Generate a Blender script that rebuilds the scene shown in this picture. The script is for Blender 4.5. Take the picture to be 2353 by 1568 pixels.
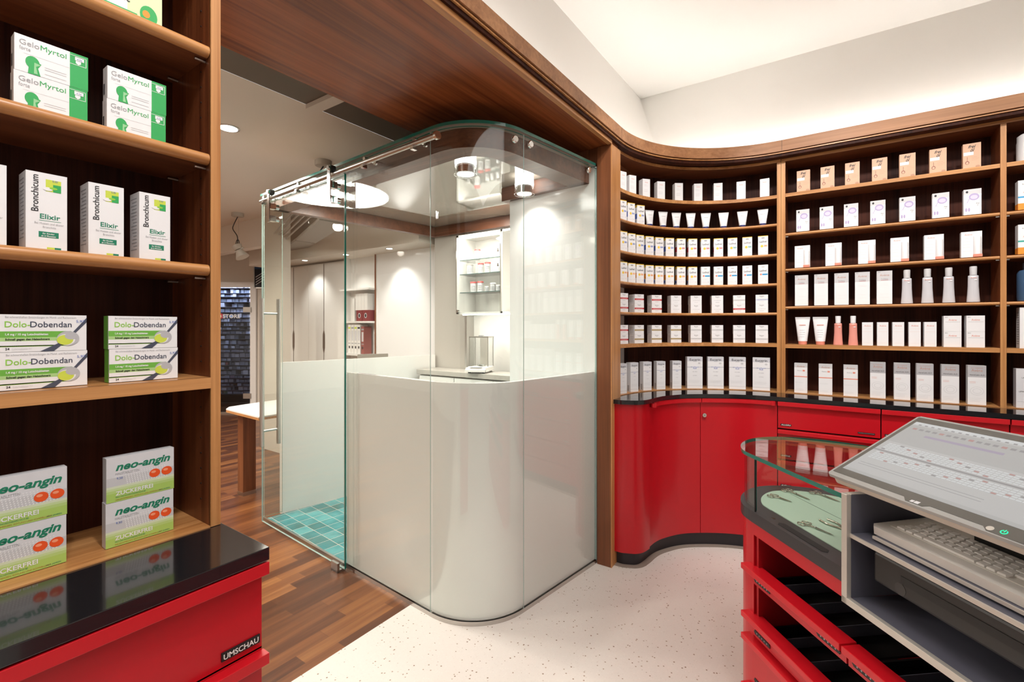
import bpy, math, random
from mathutils import Matrix, Vector
random.seed(7)
sc = bpy.context.scene
for o in list(bpy.data.objects): bpy.data.objects.remove(o)
COL = sc.collection
PI = math.pi
R = math.radians
# ------------------------------------------------------------------ camera
cam = bpy.data.cameras.new('camera'); co = bpy.data.objects.new('camera', cam); COL.objects.link(co)
co.location = (0, 0, 1.35); co.rotation_euler = (R(90), 0, R(34.8))
cam.sensor_width = 36; cam.sensor_fit = 'HORIZONTAL'; cam.lens = 36*1090/2353
cam.shift_y = -(784-752)/2353; cam.clip_start = .02
sc.camera = co
# ------------------------------------------------------------------ world, exposure
w = bpy.data.worlds.new('w'); sc.world = w; w.use_nodes = True
w.node_tree.nodes['Background'].inputs[0].default_value = (1, .97, .92, 1)
w.node_tree.nodes['Background'].inputs[1].default_value = .4
vs = sc.view_settings; vs.view_transform = 'Standard'; vs.look = 'None'; vs.gamma = 1; vs.exposure = 0.2
try: vs.use_curve_mapping = False
except Exception: pass
# ------------------------------------------------------------------ lights
def area(name, loc, rot, size, power, col=(1, .93, .84), sy=None, spread=None):
    l = bpy.data.lights.new(name, 'AREA'); l.energy = power; l.color = col; l.size = size
    if sy: l.shape = 'RECTANGLE'; l.size_y = sy
    else: l.shape = 'DISK'
    if spread: l.spread = R(spread)
    o = bpy.data.objects.new(name, l); COL.objects.link(o); o.location = loc; o.rotation_euler = rot; return o
def spot(name, loc, tgt, power, angle=60, blend=.6, rad=.04, col=(1, .955, .91)):
    l = bpy.data.lights.new(name, 'SPOT'); l.energy = power; l.color = col; l.spot_size = R(angle); l.spot_blend = blend; l.shadow_soft_size = rad
    o = bpy.data.objects.new(name, l); COL.objects.link(o); o.location = loc
    d = Vector(tgt)-Vector(loc); o.rotation_euler = d.to_track_quat('-Z', 'Y').to_euler(); return o
area('salesroom_fill', (.9, .2, 3.05), (0, 0, 0), 2.4, 38, (1, .97, .94), 3.0)  # overhead fill added to brighten the salesroom, has no fixture
for i, x in enumerate((-.55, .0, .55, 1.2)):
    spot('shelf_spot', (x, 2.0+(.0 if i else -.1), 3.04), (x*.95-(.25 if i == 0 else 0), 3.42, 1.45), 70 if i == 1 else 38, 70, .7, .05)
spot('shelf_spot', (-.28, 1.75, 3.04), (-1.0, 3.0, 1.4), 34, 60, .7, .05)
spot('left_spot', (-.15, .25, 3.04), (-1.12, .30, 1.35), 52, 70, .7, .05)
spot('left_spot', (.15, -.15, 3.04), (-1.12, .1, 1.2), 26, 70, .7, .05)
spot('door_spot', (-.5, .95, 3.04), (-1.0, 2.3, 0), 16, 80, .8, .06)
spot('desk_spot', (.3, .3, 3.04), (.25, 1.35, .8), 26, 70, .8, .06)
# back room
for x, y, p in ((-3.107, 1.405, 30), (-3.4, -.6, 80), (-5.2, .2, 130), (-7.2, 1.6, 110), (-6.4, -1.4, 110), (-4.3, 1.3, 50)): spot('office_spot_and_fill', (x, y, 2.55), (x, y, 0), p, 165, .5, .05, (1, .90, .78))  # first is the recessed spot, the others are added fill without fixtures
for x, p in ((-3.72, 17), (-5.2, 15), (-4.42, 8)): spot('wall_washer', (x, 3.16, 2.125), (x, 3.40, 1.1), p, 95, .8, .02)
# booth
BL = [(-1.633, 1.92), (-1.582, 2.408)]
for x, y in BL: spot('booth_spot', (x, y, 2.19), (x-.05, y, 0), 13, 140, .8, .04, (1, .95, .88))
area('booth_glow', (-2.35, 2.75, 2.262), (0, 0, 0), .35, 16, (1, .94, .86))
area('booth_glow', (-2.8, 2.1, 2.262), (0, 0, 0), .3, 9, (1, .94, .86))
# ------------------------------------------------------------------ materials
MC = {}
def nt(name):
    m = bpy.data.materials.new(name); m.use_nodes = True; t = m.node_tree; return m, t, t.nodes['Principled BSDF']
def mat(name, c, rough=.5, metal=0, spec=.5, coat=0, em=None, es=0):
    if name in MC: return MC[name]
    m, t, b = nt(name); b.inputs['Base Color'].default_value = (*c, 1); b.inputs['Roughness'].default_value = rough
    b.inputs['Metallic'].default_value = metal; b.inputs['Specular IOR Level'].default_value = spec; b.inputs['Coat Weight'].default_value = coat
    b.inputs['Coat Roughness'].default_value = .04
    if em: b.inputs['Emission Color'].default_value = (*em, 1); b.inputs['Emission Strength'].default_value = es
    MC[name] = m; return m
def N(t, ty, **k):
    n = t.nodes.new(ty)
    for a, b in k.items(): setattr(n, a, b)
    return n
def ramp(t, stops):
    r = N(t, 'ShaderNodeValToRGB'); e = r.color_ramp.elements
    while len(e) < len(stops): e.new(.5)
    for i, (p, c) in enumerate(stops): e[i].position = p; e[i].color = (*c, 1)
    return r
def wood(name, dark, light, axis='z', rough=.35, spec=.4, coat=0, sc_=1.0, lo=.36, hi=.66):
    if name in MC: return MC[name]
    m, t, b = nt(name); L = t.links
    tc = N(t, 'ShaderNodeTexCoord'); mp = N(t, 'ShaderNodeMapping'); L.new(tc.outputs['Object'], mp.inputs[0])
    s = {'x': (1.6, 75, 75), 'y': (75, 1.6, 75), 'z': (75, 75, 1.6)}[axis]
    mp.inputs['Scale'].default_value = tuple(v*sc_ for v in s)
    n1 = N(t, 'ShaderNodeTexNoise'); n1.inputs['Scale'].default_value = 1; n1.inputs['Detail'].default_value = 6; n1.inputs['Roughness'].default_value = .65; n1.inputs['Distortion'].default_value = .35
    L.new(mp.outputs[0], n1.inputs['Vector'])
    mp2 = N(t, 'ShaderNodeMapping'); L.new(tc.outputs['Object'], mp2.inputs[0]); mp2.inputs['Scale'].default_value = tuple((v*sc_*.20 if v > 2 else v*sc_*.5) for v in s)
    n2 = N(t, 'ShaderNodeTexNoise'); n2.inputs['Scale'].default_value = 1; n2.inputs['Detail'].default_value = 3; L.new(mp2.outputs[0], n2.inputs['Vector'])
    ma = N(t, 'ShaderNodeMath', operation='MULTIPLY_ADD'); ma.inputs[1].default_value = .55; L.new(n1.outputs[0], ma.inputs[0])
    mb = N(t, 'ShaderNodeMath', operation='MULTIPLY'); mb.inputs[1].default_value = .45; L.new(n2.outputs[0], mb.inputs[0]); L.new(mb.outputs[0], ma.inputs[2])
    r = ramp(t, [(lo, dark), (hi, light)]); L.new(ma.outputs[0], r.inputs[0]); L.new(r.outputs[0], b.inputs['Base Color'])
    b.inputs['Roughness'].default_value = rough; b.inputs['Specular IOR Level'].default_value = spec; b.inputs['Coat Weight'].default_value = coat
    b.inputs['Coat Roughness'].default_value = .06
    MC[name] = m; return m
def glass_mat(name, tint=(.965, .985, .97), ior=1.5, rough=0.0):
    m = bpy.data.materials.new(name); m.use_nodes = True; t = m.node_tree; t.nodes.clear(); L = t.links
    o = N(t, 'ShaderNodeOutputMaterial'); mx = N(t, 'ShaderNodeMixShader'); f = N(t, 'ShaderNodeFresnel'); ge = N(t, 'ShaderNodeNewGeometry'); io = N(t, 'ShaderNodeMath', operation='MULTIPLY_ADD'); L.new(ge.outputs['Backfacing'], io.inputs[0]); io.inputs[1].default_value = 1/ior-ior; io.inputs[2].default_value = ior; L.new(io.outputs[0], f.inputs[0])
    tr = N(t, 'ShaderNodeBsdfTransparent'); tr.inputs[0].default_value = (*tint, 1); g = N(t, 'ShaderNodeBsdfGlossy'); g.inputs['Roughness'].default_value = rough
    L.new(f.outputs[0], mx.inputs[0]); L.new(tr.outputs[0], mx.inputs[1]); L.new(g.outputs[0], mx.inputs[2]); L.new(mx.outputs[0], o.inputs[0])
    MC[name] = m; return m
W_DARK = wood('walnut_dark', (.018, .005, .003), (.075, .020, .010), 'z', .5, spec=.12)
W_SIDE = wood('walnut_side', (.085, .022, .008), (.27, .085, .03), 'z', .38)
W_SHELF = wood('walnut_shelf', (.10, .03, .013), (.24, .085, .035), 'x', .35)
W_SHELFY = wood('walnut_shelf_y', (.10, .03, .013), (.24, .085, .035), 'y', .35)
W_EDGE = wood('oak_edge', (.36, .145, .042), (.68, .345, .135), 'z', .35)
W_EDGEX = wood('oak_edge_x', (.36, .145, .042), (.68, .345, .135), 'x', .3)
W_EDGEY = wood('oak_edge_y', (.36, .145, .042), (.68, .345, .135), 'y', .3)
W_FASC = wood('fascia_wood', (.27, .115, .048), (.48, .235, .105), 'x', .45, sc_=.8)
W_FASCY = wood('fascia_wood_y', (.17, .07, .028), (.33, .15, .065), 'y', .45, sc_=.8)
W_SOFF = wood('soffit_walnut', (.12, .030, .009), (.40, .115, .034), 'y', .27, spec=.4, sc_=.45)
W_POST = wood('post_walnut', (.13, .045, .018), (.28, .10, .04), 'z', .4)
W_RING = wood('ring_walnut', (.07, .024, .012), (.20, .075, .04), 'x', .3)
WHITE = mat('wall_white', (.80, .78, .74), .6)
CEIL = mat('ceiling_white', (.86, .84, .80), .7)
GREIGE = mat('office_wall', (.68, .62, .54), .6)
GLOSSW = mat('gloss_white', (.90, .893, .885), .12, spec=.5, coat=.25)
LACQ = mat('white_lacquer', (.82, .80, .77), .3)
LAMIN = mat('grey_laminate', (.45, .42, .38), .35)
BOOTHC = mat('booth_gloss_ceiling', (.42, .37, .31), .03, spec=.9, coat=1)
RED = mat('red_lacquer', (.50, .004, .012), .33, spec=.45, coat=.12)
REDL = mat('red_rim', (.55, .006, .014), .35)
BLACKTOP = mat('black_counter', (.012, .012, .014), .12, spec=.5, coat=.4)
BLACK = mat('black_matt', (.008, .008, .008), .5)
KICK = mat('kick_black', (.02, .018, .022), .4)
STEEL = mat('brushed_steel', (.55, .53, .50), .28, metal=1)
CHROME = mat('chrome', (.75, .74, .72), .08, metal=1)
ALU = mat('anodised_aluminium', (.60, .56, .51), .4, metal=.5)
DARKGREY = mat('dark_grey_panel', (.10, .10, .13), .45)
RUBBER = mat('rubber', (.02, .02, .02), .6)
FELT = mat('green_felt', (.40, .52, .42), .9, spec=.1)
GLASS = glass_mat('clear_glass')
GLASS2 = glass_mat('thin_glass', (.98, .99, .985))
GEDGE = mat('glass_edge_green', (.004, .15, .11), .1, spec=.8, em=(.01, .25, .18), es=.0)
GEDGE2 = mat('glass_edge_pale', (.35, .48, .44), .15, spec=.8)
LAMPW = mat('lamp_white', (1, 1, 1), .5, em=(1, .96, .90), es=20)
LAMPS = mat('lamp_soft', (1, 1, 1), .5, em=(1, .97, .92), es=6)
COVE = mat('cove_led', (1, 1, 1), .5, em=(1, .975, .93), es=24)
PAPER = mat('carton_white', (.86, .86, .88), .38, spec=.4)
PAPERG = mat('carton_shaded_side', (.60, .55, .52), .5)
INK = mat('ink_black', (.02, .02, .025), .5)
GREYINK = mat('ink_grey', (.38, .38, .40), .5)
LGREY = mat('ink_light_grey', (.62, .62, .64), .5)
INKRED = mat('ink_red', (.55, .04, .05), .5)
SALMON = mat('ink_salmon', (.80, .28, .20), .5)
INKBLUE = mat('ink_blue', (.08, .15, .50), .5)
NAVY = mat('navy_cap', (.02, .03, .16), .4)
GREEN = mat('ink_green', (.03, .40, .10), .45)
DGREEN = mat('ink_dark_green', (.01, .22, .12), .45)
LIME = mat('ink_lime', (.28, .62, .06), .45)
LIMEY = mat('ink_yellow_green', (.62, .72, .08), .45)
YELL = mat('carton_yellow', (.85, .58, .06), .45)
ORANGE = mat('carton_orange', (.85, .30, .03), .45)
PILL = mat('pill_orange', (.85, .10, .02), .3)
BEIGE = mat('carton_beige', (.68, .42, .28), .5)
PURPLE = mat('ink_purple', (.45, .38, .62), .45)
SILV = mat('carton_silver', (.55, .55, .58), .35, metal=.2)
GOLD = mat('ink_gold', (.45, .33, .14), .45)
CYAN = mat('ink_cyan', (.02, .32, .65), .45)
TEAL = mat('ink_teal', (.02, .35, .30), .45)
PINK = mat('pink_liquid', (.80, .33, .27), .2, spec=.5)
CLEARB = mat('clear_bottle', (.62, .62, .66), .12, spec=.7, coat=.5)
BLUEB = mat('blue_bottle', (.06, .12, .22), .1, spec=.7, coat=.5)
KEYW = mat('key_white', (.80, .78, .75), .45)
KEYB = mat('keyboard_body', (.62, .59, .55), .4)
def terrazzo():
    m, t, b = nt('terrazzo'); L = t.links; tc = N(t, 'ShaderNodeTexCoord')
    v = N(t, 'ShaderNodeTexVoronoi'); v.inputs['Scale'].default_value = 110; L.new(tc.outputs['Object'], v.inputs['Vector'])
    sp = N(t, 'ShaderNodeSeparateColor'); L.new(v.outputs['Color'], sp.inputs[0])
    r1 = ramp(t, [(.0, (.26, .18, .12)), (.05, (.44, .35, .27)), (.06, (.74, .70, .65)), (1, (.80, .765, .715))]); r1.color_ramp.interpolation = 'LINEAR'
    L.new(sp.outputs[0], r1.inputs[0])
    v2 = N(t, 'ShaderNodeTexVoronoi'); v2.inputs['Scale'].default_value = 110; L.new(tc.outputs['Object'], v2.inputs['Vector'])
    r2 = ramp(t, [(.32, (0, 0, 0)), (.42, (1, 1, 1))]); L.new(v2.outputs['Distance'], r2.inputs[0])
    mx = N(t, 'ShaderNodeMix', data_type='RGBA'); L.new(r2.outputs[0], mx.inputs[0]); L.new(r1.outputs[0], mx.inputs[6]); mx.inputs[7].default_value = (.77, .735, .685, 1)
    L.new(mx.outputs[2], b.inputs['Base Color']); b.inputs['Roughness'].default_value = .32; b.inputs['Specular IOR Level'].default_value = .45
    return m
def plankfloor():
    m, t, b = nt('plank_floor'); L = t.links; tc = N(t, 'ShaderNodeTexCoord'); mp = N(t, 'ShaderNodeMapping'); mp.inputs['Rotation'].default_value = (0, 0, R(90)); L.new(tc.outputs['Object'], mp.inputs[0])
    br = N(t, 'ShaderNodeTexBrick'); br.offset = .37; br.offset_frequency = 3; br.squash = 1.35; br.squash_frequency = 2
    for k, v in (('Scale', 1), ('Mortar Size', .0006), ('Mortar Smooth', 0), ('Bias', 0), ('Brick Width', .46), ('Row Height', .068)): br.inputs[k].default_value = v
    br.inputs['Color1'].default_value = (0, 0, 0, 1); br.inputs['Color2'].default_value = (1, 1, 1, 1); br.inputs['Mortar'].default_value = (.1, .1, .1, 1)
    L.new(mp.outputs[0], br.inputs['Vector'])
    r = ramp(t, [(.0, (.045, .014, .006)), (.35, (.11, .036, .012)), (.65, (.20, .072, .022)), (1, (.34, .15, .048))]); 
    mp2 = N(t, 'ShaderNodeMapping'); mp2.inputs['Scale'].default_value = (30, 1.6, 1); L.new(tc.outputs['Object'], mp2.inputs[0])
    n = N(t, 'ShaderNodeTexNoise'); n.inputs['Scale'].default_value = 1; n.inputs['Detail'].default_value = 6; L.new(mp2.outputs[0], n.inputs['Vector'])
    ma = N(t, 'ShaderNodeMath', operation='MULTIPLY_ADD'); L.new(br.outputs['Color'], ma.inputs[0]); ma.inputs[1].default_value = .6
    mb = N(t, 'ShaderNodeMath', operation='MULTIPLY_ADD'); L.new(n.outputs[0], mb.inputs[0]); mb.inputs[1].default_value = .9; mb.inputs[2].default_value = -.25; L.new(mb.outputs[0], ma.inputs[2])
    L.new(ma.outputs[0], r.inputs[0]); L.new(r.outputs[0], b.inputs['Base Color']); b.inputs['Roughness'].default_value = .3
    return m
def tilefloor():
    m, t, b = nt('turquoise_tile'); L = t.links; tc = N(t, 'ShaderNodeTexCoord'); mp = N(t, 'ShaderNodeMapping'); mp.inputs['Rotation'].default_value = (0, 0, R(6)); L.new(tc.outputs['Object'], mp.inputs[0])
    br = N(t, 'ShaderNodeTexBrick'); br.offset = 0; br.squash = 1
    for k, v in (('Scale', 1), ('Mortar Size', .0018), ('Mortar Smooth', .1), ('Bias', 0), ('Brick Width', .105), ('Row Height', .095)): br.inputs[k].default_value = v
    br.inputs['Color1'].default_value = (0, 0, 0, 1); br.inputs['Color2'].default_value = (1, 1, 1, 1); br.inputs['Mortar'].default_value = (0, 0, 0, 1); L.new(mp.outputs[0], br.inputs['Vector'])
    n = N(t, 'ShaderNodeTexNoise'); n.inputs['Scale'].default_value = 9; n.inputs['Detail'].default_value = 2; L.new(tc.outputs['Object'], n.inputs['Vector'])
    ma = N(t, 'ShaderNodeMath', operation='MULTIPLY_ADD'); ma.inputs[1].default_value = .5; L.new(br.outputs['Color'], ma.inputs[0]); mb = N(t, 'ShaderNodeMath', operation='MULTIPLY'); mb.inputs[1].default_value = .7; L.new(n.outputs[0], mb.inputs[0]); L.new(mb.outputs[0], ma.inputs[2])
    r = ramp(t, [(.15, (.03, .13, .11)), (.5, (.015, .24, .27)), (.85, (.10, .42, .44))]); L.new(ma.outputs[0], r.inputs[0])
    mx = N(t, 'ShaderNodeMix', data_type='RGBA'); L.new(br.outputs['Fac'], mx.inputs[0]); L.new(r.outputs[0], mx.inputs[6]); mx.inputs[7].default_value = (.62, .60, .55, 1)
    L.new(mx.outputs[2], b.inputs['Base Color']); b.inputs['Roughness'].default_value = .15
    return m
TERR = terrazzo(); PLANK = plankfloor(); TILE = tilefloor()
# ------------------------------------------------------------------ mesh helpers
TXT = {}
def text_geo(s, bold=0, shear=0, res=3):
    k = (s, bold, shear, res)
    if k in TXT: return TXT[k]
    cu = bpy.data.curves.new('t', 'FONT'); cu.body = s; cu.size = 1; cu.offset = bold; cu.shear = shear; cu.resolution_u = res; cu.fill_mode = 'BOTH'
    o = bpy.data.objects.new('t', cu); COL.objects.link(o); bpy.context.view_layer.update()
    me = bpy.data.meshes.new_from_object(o.evaluated_get(bpy.context.evaluated_depsgraph_get()))
    vs_ = [(v.co.x, v.co.y) for v in me.vertices]; fs = [tuple(p.vertices) for p in me.polygons]
    x0 = min([v[0] for v in vs_] or [0]); x1 = max([v[0] for v in vs_] or [1])
    bpy.data.objects.remove(o); bpy.data.curves.remove(cu); bpy.data.meshes.remove(me)
    TXT[k] = (vs_, fs, x0, x1); return TXT[k]
class MB:
    def __init__(s): s.v = []; s.f = []; s.m = []; s.s = []; s.mats = []; s.M = None
    def mi(s, m):
        if m not in s.mats: s.mats.append(m)
        return s.mats.index(m)
    def add(s, vs_, fs, m, smooth=False):
        b = len(s.v); s.v += [tuple(s.M @ Vector(v)) if s.M else tuple(v) for v in vs_]; i = s.mi(m)
        for f in fs: s.f.append(tuple(b+k for k in f)); s.m.append(i); s.s.append(smooth)
        return s
    def box(s, x0, x1, y0, y1, z0, z1, m):
        return s.add([(x0, y0, z0), (x1, y0, z0), (x1, y1, z0), (x0, y1, z0), (x0, y0, z1), (x1, y0, z1), (x1, y1, z1), (x0, y1, z1)],
                     [(0, 3, 2, 1), (4, 5, 6, 7), (0, 1, 5, 4), (1, 2, 6, 5), (2, 3, 7, 6), (3, 0, 4, 7)], m)
    def face(s, pts, m): return s.add(pts, [tuple(range(len(pts)))], m)
    def prism(s, pts, z0, z1, m, mt=None, smooth=False, caps=True):   # pts ccw
        n = len(pts); V_ = [(x, y, z0) for x, y in pts]+[(x, y, z1) for x, y in pts]
        s.add(V_, [(i, (i+1) % n, n+(i+1) % n, n+i) for i in range(n)], m, smooth)
        if caps: s.add(V_, [tuple(range(n-1, -1, -1)), tuple(range(n, 2*n))], mt or m)
        return s
    def band(s, a, b, z0, z1, m, mtop=None, mfront=None, smooth=True):  # solid between two polylines a(front) and b(back)
        n = len(a); V_ = [(x, y, z0) for x, y in a]+[(x, y, z1) for x, y in a]+[(x, y, z0) for x, y in b]+[(x, y, z1) for x, y in b]
        s.add(V_, [(i, i+1, n+i+1, n+i) for i in range(n-1)], mfront or m, smooth)
        s.add(V_, [(2*n+i+1, 2*n+i, 3*n+i, 3*n+i+1) for i in range(n-1)], m, smooth)
        s.add(V_, [(n+i, n+i+1, 3*n+i+1, 3*n+i) for i in range(n-1)], mtop or m)
        s.add(V_, [(i+1, i, 2*n+i, 2*n+i+1) for i in range(n-1)], m)
        s.add(V_, [(0, n, 3*n, 2*n), (n-1, 2*n-1, 4*n-1, 3*n-1)], m); return s
    def wallstrip(s, a, z0, z1, m, smooth=True):
        n = len(a); return s.add([(x, y, z0) for x, y in a]+[(x, y, z1) for x, y in a], [(i, i+1, n+i+1, n+i) for i in range(n-1)], m, smooth)
    def lathe(s, prof, c, m, n=20, smooth=True, axis='z'):
        V_ = []; F_ = []
        for r, z in prof:
            for k in range(n):
                a = 2*PI*k/n; p = (r*math.cos(a), r*math.sin(a), z)
                if axis == 'y': p = (p[0], p[2], p[1])
                if axis == 'x': p = (p[2], p[0], p[1])
                V_.append((c[0]+p[0], c[1]+p[1], c[2]+p[2]))
        for i in range(len(prof)-1):
            for k in range(n): F_.append((i*n+k, i*n+(k+1) % n, (i+1)*n+(k+1) % n, (i+1)*n+k))
        s.add(V_, F_, m, smooth)
        s.add(V_, [tuple(range(n-1, -1, -1)), tuple((len(prof)-1)*n+k for k in range(n))], m); return s
    def cyl(s, c, r, h, m, n=20, axis='z'): return s.lathe([(r, 0), (r, h)], c, m, n, True, axis)
    def tube(s, path, r, m, n=8):
        P = [Vector(p) for p in path]; V_ = []; F_ = []
        for i, p in enumerate(P):
            d = (P[min(i+1, len(P)-1)]-P[max(i-1, 0)]).normalized(); a = d.orthogonal().normalized() if i == 0 else (a-d*a.dot(d)).normalized(); b = d.cross(a)
            for k in range(n): t = 2*PI*k/n; V_.append(tuple(p+a*r*math.cos(t)+b*r*math.sin(t)))
        for i in range(len(P)-1):
            for k in range(n): F_.append((i*n+k, i*n+(k+1) % n, (i+1)*n+(k+1) % n, (i+1)*n+k))
        s.add(V_, F_, m, True); s.add(V_, [tuple(range(n-1, -1, -1)), tuple((len(P)-1)*n+k for k in range(n))], m); return s
    # text on the plane y = y0 facing -Y (x right, z up); or general frame
    def text(s, t, x, z, size, m, y=-.0006, align='c', width=None, bold=0, shear=0, vert=False, res=3, frame=None):
        vs_, fs, x0, x1 = text_geo(t, bold, shear, res); wd = x1-x0; sx = size
        if width: sx = width/wd
        off = {'l': 0, 'c': -wd*sx/2, 'r': -wd*sx}[align]; out = []
        for a, b in vs_:
            u = (a-x0)*sx+off; v = b*size
            if vert: u, v = -v, u
            if frame: o, ex, ez = frame; out.append(tuple(Vector(o)+Vector(ex)*(x+u)+Vector(ez)*(z+v)))
            else: out.append((x+u, y, z+v))
        return s.add(out, fs, m)
    def rect(s, x0, x1, z0, z1, m, y=-.0004): return s.add([(x0, y, z0), (x1, y, z0), (x1, y, z1), (x0, y, z1)], [(0, 1, 2, 3)], m)
    def disc(s, x, z, rx, rz, m, y=-.0005, n=20, a0=0, a1=360):
        P = [(x+rx*math.cos(R(a0+(a1-a0)*k/n)), y, z+rz*math.sin(R(a0+(a1-a0)*k/n))) for k in range(n+(a1-a0 < 360))]
        return s.add(P, [tuple(range(len(P)))], m)
    def obj(s, name, parent=None, loc=None, rz=0, bevel=0, label=None, cat=None, group=None, kind=None):
        me = bpy.data.meshes.new(name); me.from_pydata(s.v, [], s.f); me.polygons.foreach_set('material_index', s.m); me.polygons.foreach_set('use_smooth', s.s)
        for m in s.mats: me.materials.append(m)
        me.update(); o = bpy.data.objects.new(name, me); COL.objects.link(o)
        if loc: o.location = loc
        o.rotation_euler = (0, 0, rz)
        if bevel:
            b = o.modifiers.new('b', 'BEVEL'); b.width = bevel; b.segments = 2; b.limit_method = 'ANGLE'; b.angle_limit = R(50)
        if parent:
            o.parent = parent
            if not loc: o.matrix_parent_inverse = parent.matrix_basis.inverted()
        tag(o, label, cat, group, kind); return o
def tag(o, label=None, cat=None, group=None, kind=None):
    for k, v in (('label', label), ('category', cat), ('group', group), ('kind', kind)):
        if v: o[k] = v
    return o
def thing(name, label, cat, loc, rz=0, group=None):
    o = bpy.data.objects.new(name, None); COL.objects.link(o); o.location = loc; o.rotation_euler = (0, 0, rz)
    o.matrix_basis = Matrix.Translation(loc) @ Matrix.Rotation(rz, 4, 'Z'); o.empty_display_size = .1
    return tag(o, label, cat, group)
def clone(o, loc, rz, label, group=None):
    c = o.copy(); COL.objects.link(c); c.location = loc; c.rotation_euler = (0, 0, rz); c['label'] = label
    if group: c['group'] = group
    for ch in list(o.children):
        k = ch.copy(); COL.objects.link(k); k.parent = c
        for g in ch.children: h = g.copy(); COL.objects.link(h); h.parent = k
    return c
def bx(name, x0, x1, y0, y1, z0, z1, m, parent=None, bevel=0, **k): return MB().box(x0, x1, y0, y1, z0, z1, m).obj(name, parent, bevel=bevel, **k)
ST = 'structure'
def catmull(P, n=8):
    out = []
    for i in range(len(P)-1):
        p0 = P[max(i-1, 0)]; p1 = P[i]; p2 = P[i+1]; p3 = P[min(i+2, len(P)-1)]
        for k in range(n):
            t = k/n; out.append(tuple(.5*((2*b)+(c-a)*t+(2*a-5*b+4*c-d)*t*t+(3*b-a-3*c+d)*t**3) for a, b, c, d in zip(p0, p1, p2, p3)))
    out.append(tuple(P[-1])); return out
def offset(P, d):   # to the left of travel
    out = []
    for i, p in enumerate(P):
        a = P[max(i-1, 0)]; b = P[min(i+1, len(P)-1)]; tx, ty = b[0]-a[0], b[1]-a[1]; l = math.hypot(tx, ty) or 1
        out.append((p[0]-ty/l*d, p[1]+tx/l*d))
    return out
# ------------------------------------------------------------------ the room
XR = 2.3
S_CT = catmull([(-1.062, 2.525), (-1.014, 2.527), (-.972, 2.543), (-.931, 2.567), (-.902, 2.61), (-.888, 2.68), (-.880, 2.76), (-.858, 2.839), (-.791, 2.957), (-.70, 3.04), (-.574, 3.118), (-.446, 3.162), (-.311, 3.17)], 10)+[(.176, 3.17), (.654, 3.17), (1.2, 3.17), (XR, 3.17)]
def arc(cx, cy, r, a0, a1, n): return [(cx+r*math.cos(R(a0+(a1-a0)*k/n)), cy+r*math.sin(R(a0+(a1-a0)*k/n))) for k in range(n+1)]
def niche_line(r, y0=2.634, x1=XR): # front line of shelving: starts at post, goes round, then straight
    return [(-.35-r, y0)]+arc(-.35, 2.655, r, 180, 90, 26)+[(x1, 2.655+r)]
MB().face([(-1.72, -3, 0), (3, -3, 0), (3, 3.7, 0), (-1.72, 3.7, 0)], TERR).obj('floor', kind=ST)
MB().face([(-10, -3, .0), (-1.72, -3, .0), (-1.72, 5, .0), (-10, 5, .0)], PLANK).obj('floor', kind=ST)
BA, BC, BD, BE = (-3.342, 1.731), (-1.574, 1.598), (-1.235, 1.863), (-1.15, 2.50)
PLS, PLC = (-3.315, 1.863), (-3.091, 3.201)
MB().face([(-3.33, 1.74, .004), (-1.5, 1.61, .004), (-1.3, 1.9, .004), (-1.17, 2.5, .004), (-1.8, 3.2, .004), (-3.09, 3.2, .004), (-3.31, 1.88, .004)], TILE).obj('floor', kind=ST)
ZC = 3.1
MB().face([(-1.3, -3, ZC), (-1.3, 3.56, ZC), (3, 3.56, ZC), (3, -3, ZC)], CEIL).obj('ceiling', kind=ST)
def cove():
    A_ = [(-1.265, -3), (-1.265, 1.2)]; B2 = [(-1.267, -3), (-1.267, 1.2)]
    for k in range(41):
        a = 180-90*k/40; A_.append((-.30+.965*math.cos(R(a)), 2.58+.965*math.sin(R(a)))); u = k/20
        B2.append((-1.267, 2.58+.972*u) if k <= 20 else (-1.267+.967*(u-1), 3.552))
    A_.append((3, 3.545)); B2.append((3, 3.552)); f = MB(); n = len(A_)
    f.add([(x, y, 2.43) for x, y in A_]+[(x, y, ZC) for x, y in B2], [(i, i+1, n+i+1, n+i) for i in range(n-1)], CEIL, True); return f
cove().obj('wall_cove', kind=ST)
MB().box(-1.36, -1.268, -3, 3.6, 2.40, ZC, CEIL).obj('wall_left', kind=ST)
MB().box(-1.36, 3, 3.60, 3.68, 0, 2.5, WHITE).box(-1.267, 3, 3.556, 3.62, 2.42, ZC, CEIL).obj('wall_back', kind=ST)
MB().box(3.0, 3.08, -3, 3.6, 0, ZC, WHITE).obj('wall_right', kind=ST)
MB().box(-10, 3.0, -3.08, -3, 0, ZC, WHITE).obj('wall_front', kind=ST)
MB().box(-1.36, -1.27, -3, .464, 0, 2.40, WHITE).obj('wall_partition', kind=ST)
# fascia
def fasc(r0): return [(-.30-r0, -2.9), (-.30-r0, 1.2)]+arc(-.30, 2.58, r0, 180, 90, 26)+[(XR, 2.58+r0)]
f = MB(); A = fasc(.73); Bk = fasc(.80)
f.band(A, Bk, 2.424, 2.490, W_FASC, mtop=W_FASC, mfront=W_FASC)
f.band(fasc(.737), Bk, 2.413, 2.419, W_EDGEX)
f.band(fasc(.745), Bk, 2.396, 2.424, W_DARK)
f.obj('trim_1', kind=ST)
MB().box(-1.0315, -1.0295, 2.5793, 2.5807, 2.4245, 2.490, BLACK).obj('trim_7', kind=ST)
MB().box(-.3007, -.2993, 3.3085, 3.3105, 2.4245, 2.490, BLACK).obj('trim_8', kind=ST)
f = MB(); f.band(fasc(.80), fasc(.965), 2.430, 2.444, W_DARK); f.obj('trim_2', kind=ST)
f = MB(); f.band(fasc(.86), fasc(.885), 2.4445, 2.458, COVE)
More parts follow.
